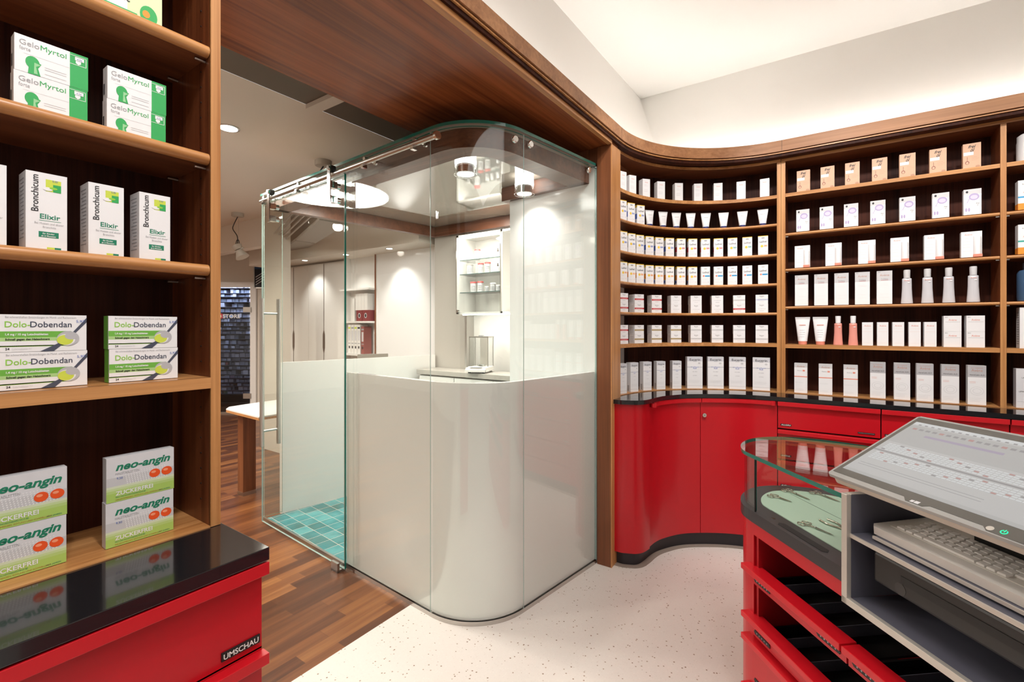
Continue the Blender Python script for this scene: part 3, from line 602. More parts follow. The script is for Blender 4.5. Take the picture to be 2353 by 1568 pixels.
# ------------------------------------------------------------------ wooden shelving
SPANS = [(2.177, .021, 0), (1.999, .016, 1), (1.810, .016, 1), (1.625, .016, 1), (1.441, .016, 1), (1.247, .022, 0)]
def nose(f, line, z, th, rounded, mx):
    if rounded: f.tube([(x, y, z-th/2) for x, y in line], th/2+.0008, mx, 10)
    else: f.wallstrip([(x, y-.0008) for x, y in line], z-th, z, mx, False)
NL = lambda r, x1: [(-.35-r, 2.640)]+arc(-.35, 2.655, r, 180, 90, 26)+[(x1, 2.655+r)]
t = thing('curved_shelving', 'curved walnut shelving niche between the post and the straight wall shelves', 'shelving', (-.7, 3.2, .941))
MB().box(-1.146, -1.062, 2.498, 2.612, 0, 2.376, W_POST).box(-1.063, -1.058, 2.4985, 2.613, 0, 2.378, W_EDGE).box(-1.062, -1.056, 2.498, 2.504, 0, 2.377, W_EDGE).obj('post', t, bevel=.001)
MB().box(-1.25, -1.064, 2.614, 2.634, 0, 2.378, W_SIDE).box(-1.066, -1.060, 2.614, 2.634, .90, 2.378, W_EDGE).obj('side_board', t)
MB().box(-.333, -.311, 3.390, 3.575, .941, 2.378, W_SIDE).box(-.333, -.311, 3.384, 3.391, .941, 2.378, W_EDGE).obj('side_board', t)
MB().wallstrip(NL(.92, -.333), .94, 2.38, W_DARK).wallstrip(NL(.93, -.333)[::-1], .94, 2.38, W_DARK).obj('back_panel', t)
MB().band(NL(.725, -.312), NL(.92, -.312), 2.378, 2.396, W_SHELF, mfront=W_EDGEX).obj('top_board', t)
MB().band(NL(.730, -.312), NL(.92, -.312), .9415, .945, W_EDGEX).obj('base_board', t)
for z, th, rd in SPANS:
    f = MB(); L_ = NL(.735 if rd else .727, -.333); f.band(L_, NL(.92, -.333), z-th, z, W_SHELF, mtop=W_EDGEX, mfront=W_EDGEX); nose(f, L_, z, th, rd, W_EDGEX); f.obj('shelf', t)
def straight(name, lab, x0, x1, last):
    t = thing(name, lab, 'shelving', ((x0+x1)/2, 3.45, .941))
    MB().box(x0, x0+.022, 3.390, 3.575, .941, 2.378, W_SIDE).box(x0, x0+.022, 3.384, 3.391, .941, 2.378, W_EDGE).obj('side_board', t)
    MB().box(x0+.022, x1, 3.572, 3.580, .94, 2.38, W_DARK).obj('back_panel', t)
    MB().box(x0, x1, 3.384, 3.575, 2.378, 2.396, W_SHELF).box(x0, x1, 3.381, 3.385, 2.378, 2.396, W_EDGEX).obj('top_board', t)
    MB().box(x0+.022, x1, 3.386, 3.572, .9415, .945, W_EDGEX).obj('base_board', t)
    for z, th, rd in ((2.179, .021, 0), (1.934, .018, 1), (1.713, .018, 1), (1.480, .018, 1), (1.243, .023, 0)):
        f = MB(); f.box(x0+.022, x1, 3.386+.008*rd, 3.572, z-th, z, W_SHELF).face([(x0+.022, 3.386, z+.0004), (x1, 3.386, z+.0004), (x1, 3.572, z+.0004), (x0+.022, 3.572, z+.0004)], W_EDGEX)
        nose(f, [(x0+.023, 3.386+.010*rd), (x1-.001, 3.386+.010*rd)], z, th, rd, W_EDGEX); s = f.obj('shelf', t)
        if rd:
            for x in (x0+.022, x1-.014): bx('shelf_pin', x, x+.014, 3.398, 3.405, z-th-.006, z-th-.001, STEEL, s)
straight('wall_shelving', 'straight walnut wall shelving right of the curved niche', -.309, .660, 0)
straight('wall_shelving', 'walnut wall shelving cut off by the right edge of the photo', .660, 1.60, 1)
# black counter over the red base cabinets
f = MB(); back = niche_line(.732); poly = S_CT+[(x, y) for x, y in back[::-1]]; f.prism(poly[:-1]+[(-1.062, 2.64)], .917, .941, BLACKTOP, smooth=True)
f.obj('countertop', bevel=0, label='long black polished countertop curving over the red base cabinets', cat='countertop')
# red base cabinets
t = thing('curved_cabinet', 'red curved corner cabinet with two doors beside the wooden post', 'cabinet', (-.75, 3.0, 0))
IN = offset(S_CT, .05)
def sub(P, a, b): return P[a:b+1]
SB = offset(S_CT, .022); SD = offset(S_CT, .016)
f = MB(); f.band(sub(SD, 0, 50), sub(IN, 0, 50), .08, .916, RED); f.obj('end_panel', t)
f = MB(); f.band(sub(IN, 44, 120), sub(offset(S_CT, .09), 44, 120), .08, .914, BLACK); f.obj('carcass', t)
def tr(P, g0, g1):   # trim the ends of a polyline a little for a door gap
    P = list(P); a, b = Vector(P[0]), Vector(P[1]); P[0] = tuple(a+(b-a).normalized()*g0); a, b = Vector(P[-1]), Vector(P[-2]); P[-1] = tuple(a+(b-a).normalized()*g1); return P
for i, (a, b) in enumerate(((50, 90), (90, 120))):
    A_ = sub(SB, a, b); d = MB().band(tr(A_, .001, .002), tr(offset(A_, .018), .001, .002), .084, .914, RED).obj('door', t)
    L_ = tr(sub(offset(S_CT, .004), a, b), .03 if i == 0 else .002, .002 if i == 0 else .03); MB().band(L_, offset(L_, .018), .889, .9145, REDL).obj('lip', d)
    if i: f = MB(); f.M = Matrix.Translation((-.692, 3.062, .81)) @ Matrix.Rotation(R(34), 4, 'Z'); f.cyl((0, -.006, 0), .012, .008, CHROME, 20, 'y').rect(-.001, .001, -.005, .005, INK, y=-.0068); f.obj('lock', d)
def label_plate(f, x, z, s, y, w_=.055, h_=.011, dark=False):
    f.box(x, x+w_, y-.003, y, z, z+h_, BLACK)
    if s: f.text(s, x+.004, z+.002, h_*.95, INK if dark else LACQ, y=y-.0036, align='l', width=min(w_-.008, .009*len(s)), bold=.02)
    else: f.rect(x+.003, x+w_-.003, z+.0035, z+h_-.0035, GREYINK, y=y-.0034)
DR = [(.757, .914, .889, .9145), (.577, .748, .727, .748), (.402, .568, .548, .568), (.227, .393, .373, .393), (.084, .218, .198, .218)]
NM = {(0, 0): ('ALLGÄU', ''), (0, 1): ('AVÈNE', None), (0, 2): ('AVÈNE', None)}
for u in range(3):
    x0 = -.311+u*.4825; x1 = x0+.4825
    t = thing('drawer_cabinet', ['red drawer cabinet beside the curved corner cabinet', 'red drawer cabinet behind the slanted monitor', 'red drawer cabinet at the right edge of the photo'][u], 'cabinet', ((x0+x1)/2, 3.3, 0), group='red drawer cabinets')
    bx('carcass', x0+.001, x1-.001, 3.215, 3.56, .08, .914, BLACK, t)
    for j, (z0, z1, l0, l1) in enumerate(DR):
        d = bx('drawer', x0+.0025, x1-.0025, 3.192, 3.214, z0, z1, RED, t)
        bx('lip', x0+.0025, x1-.0025, 3.172, 3.192, l0, l1, REDL, d, bevel=.0015)
        s = NM.get((u, j), (None, None)) if u == 0 else (('', '') if j < 3 else (None, None))
        if s[0] is not None: f = MB(); label_plate(f, x0+.016, z0+.015, s[0], 3.192); f.obj('label_holder', d)
        if s[1] is not None: f = MB(); label_plate(f, x1-.10, z0+.015, '', 3.192, .075, .008); f.obj('label_holder', d)
f = MB(); f.band(offset(S_CT, .048), offset(S_CT, .08), 0, .08, KICK); f.obj('baseboard_back', kind=ST)
f = MB(); f.band(offset(S_CT, .012), offset(S_CT, .05), .001, .003, mat('floor_strip', (.30, .25, .21), .5)); f.obj('trim_6', kind=ST)
# ------------------------------------------------------------------ left shelving
t = thing('wall_shelving', 'walnut wall shelving with cold remedies at the left edge of the photo', 'shelving', (-1.15, 0, .94))
MB().box(-1.25, -1.064, .4455, .464, .9405, 2.376, W_SIDE).box(-1.066, -1.060, .4455, .464, .9405, 2.376, W_EDGE).obj('side_board', t)
f = MB()
for z in [.99+.032*k for k in range(43)]: 
    for x in (-1.105, ): f.cyl((x, .4445, z), .0018, .0012, BLACK, 6, 'y')
f.obj('pin_holes', t)
MB().box(-1.262, -1.25, -.9, .464, .94, 2.376, W_DARK).obj('back_panel', t)
MB().box(-1.25, -1.062, -.9, .4455, .936, .942, W_EDGEY).obj('base_board', t)
MB().box(-1.25, -1.062, -.9, .4455, 2.376, 2.396, W_EDGEY).obj('top_board', t)
for z, th, rd in ((2.15, .022, 1), (1.927, .022, 1), (1.706, .022, 1), (1.478, .022, 1), (1.247, .022, 0)):
    f = MB(); f.box(-1.25, -1.062-.010*rd, -.9, .445, z-th, z, W_SHELFY).face([(-1.25, -.9, z+.0003), (-1.065-.01*rd, -.9, z+.0003), (-1.065-.01*rd, .445, z+.0003), (-1.25, .445, z+.0003)], W_EDGEY)
    if rd: f.tube([(-1.073, -.9, z-th/2), (-1.073, .4445, z-th/2)], th/2+.0006, W_EDGEY, 14)
    else: f.box(-1.062, -1.058, -.9, .445, z-th, z, W_EDGEY)
    s = f.obj('shelf', t)
    if rd:
        for x in (-1.085, -1.22): MB().cyl((x, .425, z-th-.005), .003, .02, STEEL, 8, 'y').obj('shelf_pin', s)
bx('countertop', -1.262, -.877, -.9, .469, .9155, .9395, BLACKTOP, bevel=.0012, label='black polished countertop in front of the left shelving', cat='countertop')
t = thing('drawer_cabinet', 'red drawer cabinet with white lettered plate under the left countertop', 'cabinet', (-1.05, 0, 0))
bx('carcass', -1.25, -.918, -.9, .466, .03, .912, RED, t)
for z0, z1, l0, l1 in ((.745, .912, .889, .912), (.58, .748, .722, .742), (.40, .57, .55, .57)):
    d = bx('drawer', -.918, -.899, -.4, .4655, z0, z1, RED, t); bx('lip', -.899, -.877, -.4, .469, l0, l1, REDL, d, bevel=.001)
    if z0 > .7:
        f = MB(); f.M = Matrix.Translation((-.899, .394, 0)) @ Matrix.Rotation(R(90), 4, 'Z'); f.box(0, .067, -.003, 0, .759, .774, BLACK).text('UMSCHAU', .003, .7615, .0135, LACQ, y=-.0035, align='l', width=.061, bold=.02); f.obj('label_holder', d)
# ------------------------------------------------------------------ products
PROTO = {}
def carton(w_, h, d, side=PAPERG, front=PAPER, top=None):
    f = MB(); f.box(-w_/2, w_/2, 0, d, 0, h, front); f.rect(-w_/2+.0005, w_/2-.0005, .0005, h-.0005, front, y=-.0002); return f
def sideq(f, w_, d, z0, z1, m, sgn=-1, y0=0, y1=1):
    x = sgn*(w_/2+.0003); f.add([(x, y0*d, z0), (x, y1*d, z0), (x, y1*d, z1), (x, y0*d, z1)], [(0, 1, 2, 3)], m)
def lines(f, x0, x1, zs, m, th=.0012, y=-.0005, jag=0):
    for z in zs: f.rect(x0, x1-(random.random()*jag*(x1-x0)), z, z+th, m, y=y)
def place(kind, loc, rz, name, label, cat, group, build):
    if kind not in PROTO: o = build().obj(name); PROTO[kind] = o
    else: o = PROTO[kind].copy(); COL.objects.link(o)
    o.location = loc; o.rotation_euler = (0, 0, rz); tag(o, label, cat, group); return o
def k_gelo():
    w_, h, d = .091, .0592, .024; f = carton(w_, h, d); f.rect(.0215, w_/2, 0, h, GREEN, y=-.0004)
    f.text('Gelo', -.040, h-.0150, .0120, GREYINK, align='l', width=.0235, bold=.005); f.text('Myrtol', -.0150, h-.0150, .0120, GREEN, align='l', width=.0320); f.text('forte', -.040, h-.0235, .0085, GREYINK, align='l', width=.013)
    f.disc(-.0245, .019, .0085, .0105, GREEN); f.add([(-.030, -.0006, .0), (-.015, -.0006, .0), (-.018, -.0006, .012), (-.014, -.0006, .020), (-.024, -.0006, .024), (-.029, -.0006, .013)], [(0, 1, 2, 3, 4, 5)], GREEN)
    f.add([(-.023, -.0008, .002), (-.0185, -.0008, .002), (-.0205, -.0008, .014), (-.0145, -.0008, .0185), (-.0225, -.0008, .020)], [(0, 1, 2, 3, 4)], mat('pale_green', (.30, .62, .32), .5))
    lines(f, -.010, .017, (.017, .0135, .006), LGREY, .001)
    f.rect(-.035, .021, .0305, .0309, LGREY)
    for a in (((.022, .0425), (.0418, .0422)),): f.rect(.0217, .0428, .0395, .0402, PAPER, y=-.0007).rect(.0424, .0431, .0395, h-.004, PAPER, y=-.0007).rect(.0217, .0431, h-.0045, h-.0038, PAPER, y=-.0007)
    f.add([(.029, -.0007, .047), (.036, -.0007, .047), (.036, -.0007, .0415+.0015), (.0325, -.0007, .0405), (.029, -.0007, .043)], [(0, 1, 2, 3, 4)], PAPER)
    f.rect(.028, .040, .0475, .0535, PAPER, y=-.0009); f.text('4,56', .034, .0485, .004, INKBLUE, y=-.0011)
    sideq(f, w_, d, .004, h-.004, LGREY, -1, .35, .45); sideq(f, w_, d, .01, .03, INK, -1, .6, .85)
    return f
def k_bron():
    w_, h, d = .0505, .1285, .048; f = carton(w_, h, d)
    f.text('Bronchicum', -.0105, h*.49, .0125, INK, align='l', width=h*.47, vert=True, bold=.01)
    f.rect(-.0015, .0175, h-.030, h-.010, LIMEY).rect(.0075, .0175, h-.030, h-.0175, GREEN, y=-.0006)
    f.disc(.001, h-.026, .006, .003, PAPER, y=-.0008); f.disc(.008, h-.024, .005, .002, LIME, y=-.0009); f.text('5,45', .010, h-.013, .004, INKBLUE, y=-.001)
    f.text('Elixir', .004, .052, .0115, DGREEN, width=.025, bold=.015).rect(-.0095, .0175, .0485, .0492, DGREEN).text('Bei Husten und akuter', .003, .0425, .0052, GREYINK, width=.036).text('Bronchitis', .003, .0365, .0052, GREYINK, width=.016)
    f.rect(-.010, .0145, .021, .0305, DGREEN).text('für Kinder', .002, .0262, .0035, PAPER, y=-.0007, bold=.02).text('ab 6 Monaten', .002, .0222, .0035, PAPER, y=-.0007, width=.018, bold=.02)
    f.rect(.0, .0095, 0, .005, LIMEY).rect(.0095, .0175, 0, .005, DGREEN, y=-.0006)
    for k in range(16): sideq(f, w_, d, h-.012-k*.0065, h-.0105-k*.0065, GREYINK, -1, .25, .9-random.random()*.3)
    return f
def k_dolo():
    w_, h, d = .1085, .0608, .026; f = carton(w_, h, d)
    f.text('Bei schmerzhaften Entzündungen im Mund- und Rachenraum.', -.045, h-.0058, .0045, GREYINK, align='l', width=.086)
    f.text('Dolo-', -.0455, h-.0205, .0135, LIME, align='l', width=.029, bold=.008).text('Dobendan', -.0165, h-.0205, .0135, mat('ink_slate', (.05, .06, .10), .5), align='l', width=.051, bold=.008)
    f.rect(-w_/2, .034, .0235, .0335, mat('lime_band', (.16, .46, .06), .45)).rect(-w_/2, .036, .0175, .0235, mat('lime_mid', (.42, .66, .26), .5)).rect(-w_/2, .033, .009, .0175, PAPER)
    f.rect(-w_/2, .034, .0085, .0105, LIME).text('1,4 mg / 10 mg Lutschtabletten', -.045, .0270, .0048, PAPER, y=-.0008, align='l', width=.050, bold=.03).text('Schnell gegen den Halsschmerz', -.045, .0190, .0045, INK, y=-.0008, align='l', width=.052, bold=.03)
    f.text('24', -.045, .0035, .005, INK, align='l', bold=.02).text('Lutschtabletten N1', -.037, .0035, .0042, LGREY, align='l', width=.022)
    f.add([(-.005, -.0006, 0), (.012, -.0006, 0), (.030, -.0006, .018), (w_/2, -.0006, h-.012), (w_/2, -.0006, h-.004), (.026, -.0006, .018)], [(0, 1, 2, 3, 4, 5)], mat('ink_steel_blue', (.07, .08, .12), .4))
    f.disc(.030, .021, .0145, .0125, SILV, y=-.0009, n=28).disc(.0275, .019, .0115, .0095, PAPER, y=-.0010, n=28).disc(.026, .0185, .0105, .0085, LIMEY, y=-.0011, n=24).disc(.034, .025, .0085, .006, SILV, y=-.0012, n=20)
    f.text('5,97', .046, h-.0125, .006, INKBLUE, y=-.0009, width=.011)
    sideq(f, w_, d, 0, h, mat('lime_band', (0, 0, 0)), -1, .1, .95)
    return f
def k_neo():
    w_, h, d = .107, .0822, .020; f = carton(w_, h, d, front=mat('neo_top', (.72, .72, .75), .35))
    cs = [(.42, .62, .14), (.48, .66, .22), (.58, .72, .36), (.68, .75, .55)]
    z = 0
    for i, (c, zz) in enumerate(zip(cs, (.016, .021, .025, .029))): f.rect(-w_/2, w_/2, z, zz, mat('neo_green_%d' % i, c, .4), y=-.0004); z = zz
    f.rect(-w_/2, w_/2, .029, .045, mat('neo_mid', (.60, .60, .62), .35))
    f.text('neo-angin', -.040, h-.0245, .0195, DGREEN, align='l', width=.087, bold=.03, shear=.3)
    f.text('HALSTABLETTEN', -.040, h-.033, .0062, GREYINK, align='l', width=.036)
    for r in range(7):
        for c in range(16): f.disc(-.022+c*.0042-(r*.0006), .030+r*.0034, .0011, .0011, PAPER, n=6)
    for x in (.021, .041): f.disc(x, .039, .0090, .0082, PILL, y=-.0008, n=28).disc(x-.002, .0415, .004, .0025, mat('pill_shine', (.95, .35, .2), .2), y=-.0010, n=16)
    f.text('ZUCKERFREI', -.040, .0115, .0105, PAPER, y=-.0008, align='l', width=.058, bold=.02).text('HALS- UND RACHENTHERAPEUTIKUM BEI', -.040, .0072, .0034, DGREEN, y=-.0008, align='l', width=.046).text('HALSSCHMERZEN, RÖTUNG UND SCHWELLUNG', -.040, .0024, .0038, mat('ink_brown_orange', (.45, .18, .02), .5), y=-.0008, align='l', width=.074).text('AB 6 JAHREN', .037, .0024, .0036, DGREEN, y=-.0008, width=.019)
    f.text('9,50', -.034, .041, .0055, INKBLUE, y=-.0008, width=.009)
    return f
def k_top():
    w_, h, d = .10, .075, .03; f = carton(w_, h, d, front=mat('pale_lime', (.66, .80, .48), .4)); f.rect(-w_/2, -.005, 0, h, PAPER, y=-.0004); f.text('act', -.012, .030, .018, INK, y=-.0008, bold=.02, shear=.1)
    f.disc(.028, .020, .014, .018, GREEN, y=-.0008).disc(.024, .021, .006, .007, ORANGE, y=-.001); f.rect(-.045, .01, .010, .014, GREEN, y=-.0008); return f
LX = -1.094
def left(kind, y, z, rzd, name, label, grp, b, x=LX, cat='carton'): place(kind, (x, y, z+.0006), R(90+rzd), name, label, cat, grp, b)
for (y, s) in ((.2145, 'left'), (.3325, 'right')):
    for k, u in enumerate(('lower', 'upper')): left('gelo', y+.0008*k, 1.7062+k*.0596, 0, 'medicine_carton', '%s carton of the %s stack with green neck drawing, left shelving' % (u, s), 'green and white capsule cartons', k_gelo)
for y, s in ((.136, 'leftmost, cropped'), (.208, 'first whole'), (.2865, 'middle'), (.3605, 'rightmost')): left('bron', y, 1.4785, 0, 'syrup_carton', '%s white syrup carton with vertical black lettering on the left shelving' % s, 'white syrup cartons with vertical lettering', k_bron)
for y, s in ((.2055, 'left'), (.3445, 'right')):
    for k, u in enumerate(('lower', 'upper')): left('dolo', y-.001*k, 1.2478+k*.0612, 0, 'lozenge_carton', '%s white and green lozenge carton in the %s stack, left shelving' % (u, s), 'white and green lozenge cartons', k_dolo)
for y, s in ((.181, 'left'), (.3415, 'right')):
    for k, u in enumerate(('lower', 'upper')): left('neo', y+.001*k, .9425+k*.0826, 0, 'lozenge_carton', '%s silver lozenge carton with two orange pills in the %s stack' % (u, s), 'silver lozenge cartons with orange pills', k_neo, x=-1.105)
left('top', .322, 1.9275, 0, 'medicine_carton', 'green and white carton cut off at the top of the left shelving', 'top', k_top)
# --- small cartons of the wall shelves
def k_slim():
    f = carton(.053, .118, .045); f.text('Avène', 0, .093, .010, SALMON, width=.022); lines(f, -.018, .012, (.080, .072, .050, .042, .036), LGREY, .0012, jag=.4)
    for k in range(6): sideq(f, .053, .045, .03+k*.01, .032+k*.01, LGREY, -1, .2, .8)
    return f
def k_lod(top, side, sun, blue=False):
    def b():
        w_, h, d = .056, .122, .034; f = carton(w_, h, d)
        f.disc(0, h-.014, .010, .0045, GREYINK if not blue else LGREY); f.text('Ladival', 0, h-.043, .017, INK, width=.040, bold=.01)
        if top: f.rect(-w_/2, w_/2, h-.004, h, YELL); f.add([(-w_/2, -.0002, h+.0003), (w_/2, -.0002, h+.0003), (w_/2, d, h+.0003), (-w_/2, d, h+.0003)], [(0, 1, 2, 3)], YELL); sideq(f, w_, d, h-.015, h, YELL)
        if blue: f.rect(-.004, w_/2-.002, h*.46, h*.53, CYAN).disc(-.012, h*.5, .006, .006, SALMON)
        else: f.disc(-.006, h*.46, .008, .008, YELL).text('30' if sun is ORANGE else '50', .014, h*.43, .014, sun, width=.018, bold=.04)
        f.text('s', .017, .018, .012, sun if not blue else GREYINK); lines(f, -.022, .014, (.040, .034, .022, .016), LGREY, .001, jag=.4)
        if side: sideq(f, w_, d, h*.28, h*.55, side); sideq(f, w_, d, h*.10, h*.26, INKBLUE if side is ORANGE else GREYINK, -1, .3, 1)
        return f
    return b
def k_euc(band, n=0):
    def b():
        w_, h, d = .070, .0575, .060; f = carton(w_, h, d); f.text('Eucerin', 0, h-.012, .009, INK, width=.024).rect(-.006, .006, h-.016, h-.0148, GREYINK)
        if band: f.rect(-w_/2, w_/2, .021, .031, band).text('HYALURON-FILLER', 0, .0235, .005, PAPER if band in (INKRED,) else GREYINK, y=-.0008, width=.050)
        else: f.text('VOLUME-FILLER', 0, .0235, .005, GREYINK, width=.044)
        lines(f, -.012, .012, (.012,), GREYINK if n else LGREY, .0015)
        for k in range(6): sideq(f, w_, d, .008+k*.007, .0095+k*.007, GREYINK, -1, .2, .8)
        return f
    return b
def k_eg(w_, h):
    def b():
        d = .045; f = carton(w_, h, d); f.rect(-w_/2, w_/2, h*.86, h, mat('carton_grey_top', (.66, .67, .72), .4)).text('Eucerin', 0, h*.88, w_*.21, INK, y=-.0008, width=w_*.68, bold=.012)
        f.rect(-w_*.12, w_*.12, h*.855, h*.86, INK, y=-.0009); f.rect(-w_/2, -w_*.2, h*.675, h*.682, mat('navy_line', (.1, .12, .25), .4)).rect(w_*.2, w_/2, h*.675, h*.682, mat('navy_line', (0, 0, 0)))
        f.text('UreaRepair', 0, h*.665, w_*.11, INKBLUE, width=w_*.52, shear=.2).text('PLUS', 0, h*.62, w_*.10, INKBLUE, bold=.02).text('10% UREA', 0, h*.52, w_*.075, GREYINK).text('LOTION', 0, h*.40, w_*.07, GREYINK)
        lines(f, -w_*.4, w_*.4, (h*.25, h*.22, h*.19), LGREY, .0008, jag=.2); f.rect(-w_/2, w_/2, h*.085, h*.09, GREYINK); f.disc(w_*.28, h*.80, w_*.08, w_*.06, LGREY)
        for k in range(8): sideq(f, w_, d, h*(.03+k*.025), h*(.04+k*.025), INK, -1, .3, .7)
        return f
    return b
def k_frei():
    w_, h, d = .069, .132, .035; f = carton(w_, h, d, front=BEIGE); f.text('frei', 0, h-.0245, .022, INK, width=.030, bold=.02, shear=.4).text('öl', .002, h-.044, .024, INK, width=.017, bold=.02, shear=.4)
    f.rect(-.032, .006, h-.062, h-.045, PAPER, y=-.0009); lines(f, -.030, .003, (h-.056, h-.060), LGREY, .0012, y=-.0011)
    BR = mat('ink_brown', (.25, .07, .05), .5); f.disc(-.018, .032, .008, .009, BR, y=-.0007).disc(-.018, .031, .0055, .0065, BEIGE, y=-.0009); f.rect(-.0188, -.0172, .040, .062, BR)
    lines(f, -.002, .028, (.058, .050, .042), mat('beige_dark', (.5, .28, .18), .5), .001, jag=.4); f.disc(.022, .009, .009, .006, mat('beige_dark', (0, 0, 0)))
    return f
def k_oil():
    w_, h, d = .068, .137, .035; f = carton(w_, h, d); f.rect(-w_/2, w_/2, h*.80, h, LGREY); f.disc(.006, h*.70, .020, .018, PURPLE, y=-.0007, n=26).disc(.006, h*.69, .014, .011, mat('lilac', (.66, .60, .76), .4), y=-.0009, n=22)
    f.disc(-.021, h*.90, .005, .006, INK, y=-.0007).text('frei', .020, h*.42, .010, INK, shear=.4).text('öl', .020, h*.36, .008, INK, shear=.4); lines(f, -.03, .0, (h*.5, h*.46), PURPLE, .001, jag=.3)
    f.add([(-.012, -.0008, h*.66), (-.009, -.0008, h*.66), (-.020, -.0008, h*.48), (-.022, -.0008, h*.48)], [(0, 1, 2, 3)], PURPLE); f.disc(-.024, h*.22, .004, .010, PURPLE).disc(-.013, h*.22, .004, .010, PURPLE); sideq(f, w_, d, 0, h, PURPLE, 1)
    return f
def k_set():
    w_, h, d = .080, .137, .04; f = carton(w_, h, d); f.text('Avène', -.012, h*.86, .010, SALMON, width=.030); lines(f, -.033, .002, (h*.74, h*.62, h*.5, h*.4, h*.25), LGREY, .001, jag=.3)
    f.rect(.006, w_/2-.001, .004, h*.80, mat('blister_grey', (.62, .62, .65), .4)); f.lathe([(.0145, 0), (.0145, .088), (.011, .096), (.004, .098)], (.0225, -.0, .014), PAPER, 20); f.rect(.006, w_/2-.001, .002, .016, SALMON, y=-.016)
    f.box(.006, w_/2-.001, -.015, 0, .002, .016, SALMON); return f
def k_tri():
    w_, h, d = .069, .188, .04; f = carton(w_, h, d); f.rect(-w_/2, w_/2, h*.70, h, LGREY).text('EAU', -w_*.42, h*.955, .006, INK, y=-.0008, align='l').text('Avène', 0, h*.84, .017, mat('ink_rose', (.55, .30, .24), .5), y=-.0008, width=.042).text('TriXéra', 0, h*.735, .012, GREYINK, y=-.0008, width=.032, bold=.015).rect(-.016, .016, h*.715, h*.722, INKRED, y=-.0009)  # grey upper part is shade of the shelf above, painted on
    lines(f, -.02, .02, (h*.6, h*.56, h*.3, h*.2), mat('faint', (.76, .76, .78), .5), .001, jag=.3); return f
def k_red():
    w_, h, d = .068, .182, .04; f = carton(w_, h, d); f.rect(-w_/2, w_/2, h*.86, h, LGREY).text('Avène', 0, h*.865, .017, mat('ink_rose', (0, 0, 0)), y=-.0008, width=.042).text('Akérat', -.006, h*.735, .010, GREYINK, width=.026).rect(.010, .022, h*.73, h*.78, SALMON, y=-.0007).rect(-w_/2, w_/2, h*.535, h*.565, SALMON)  # grey band at the top: shelf shadow put into the carton colour
    lines(f, -.03, .03, (h*.12, h*.08, h*.35), LGREY, .0008, jag=.3); return f
def k_xera():
    w_, h, d = .070, .204, .045; f = carton(w_, h, d); f.rect(-w_/2, w_/2, h*.70, h, SILV).text('EAU THERMALE', 0, h*.925, .006, mat('ink_rose', (0, 0, 0)), y=-.0008, width=.045).text('Avène', 0, h*.845, .019, mat('ink_rose', (0, 0, 0)), y=-.0008, width=.043).text('XeraCalm A.D', 0, h*.745, .009, INK, y=-.0008, width=.056)  # upper third painted grey for the shadow of the shelf overhead
    f.disc(0, h*.35, .026, .022, LGREY, y=-.0005, n=30).disc(0, h*.35, .025, .021, PAPER, y=-.0007, n=30).disc(0, h*.35, .016, .013, LGREY, y=-.0009, n=24).disc(0, h*.35, .015, .012, PAPER, y=-.0011, n=24)
    lines(f, -.028, -.005, (h*.58, h*.55), SALMON, .001); lines(f, -.028, .028, (h*.16, h*.12, h*.08), LGREY, .0008, jag=.3); return f
def k_small():
    w_, h, d = .0505, .134, .045; f = carton(w_, h, d); f.text('Avène', 0, h*.82, .012, SALMON, width=.030); lines(f, -.02, .02, (h*.72, h*.60), mat('faint_salmon', (.85, .70, .66), .5), .001); lines(f, -.02, .02, (h*.12,), mat('faint', (0, 0, 0)), .001); return f
def k_jarbox():
    w_, h, d = .070, .083, .06; f = carton(w_, h, d); f.text('Avène', 0, h*.68, .014, SALMON, width=.032).text('EAU', -w_*.42, h*.88, .006, INK, align='l'); lines(f, -.028, .03, (h*.60,), GREYINK, .001); return f
def k_tube(wt, h, cap, body=PAPER, mark=SALMON, capw=.6):
    def b():
        f = MB(); n = 20; ch = h*.12; f.lathe([(wt*capw/2*.96, 0), (wt*capw/2, ch)], (0, .015, 0), cap, n)
        V_ = []; F_ = []; K = 8
        for i in range(K+1):
            t_ = i/K; a = (wt*(capw+.04)/2)*(1-t_)+wt/2*t_; b_ = (wt*(capw)/2)*(1-t_)+.0015*t_; z = ch+(h*.93-ch)*t_
            for k in range(n): an = 2*PI*k/n; V_.append((a*math.cos(an), .015+b_*math.sin(an), z))
        for i in range(K):
            for k in range(n): F_.append((i*n+k, i*n+(k+1) % n, (i+1)*n+(k+1) % n, (i+1)*n+k))
        f.add(V_, F_, body, True); f.box(-wt/2, wt/2, .0135, .0165, h*.92, h, LGREY if body is PAPER else body)
        yy = -.004 if wt > .07 else -.0005
        f.add([(-wt*.22, .015-wt*.14, h*.70), (wt*.22, .015-wt*.14, h*.70), (wt*.22, .015-wt*.145, h*.72), (-wt*.22, .015-wt*.145, h*.72)], [(0, 1, 2, 3)], mark)
        for k in range(4): z = h*(.28+k*.08); t_ = (z-ch)/(h*.93-ch); y = .015-((wt*capw/2)*(1-t_)+.0015*t_)-.0008; f.rect(-wt*.2, wt*(.2-random.random()*.1), z, z+.0014, LGREY, y=y)
        return f
    return b
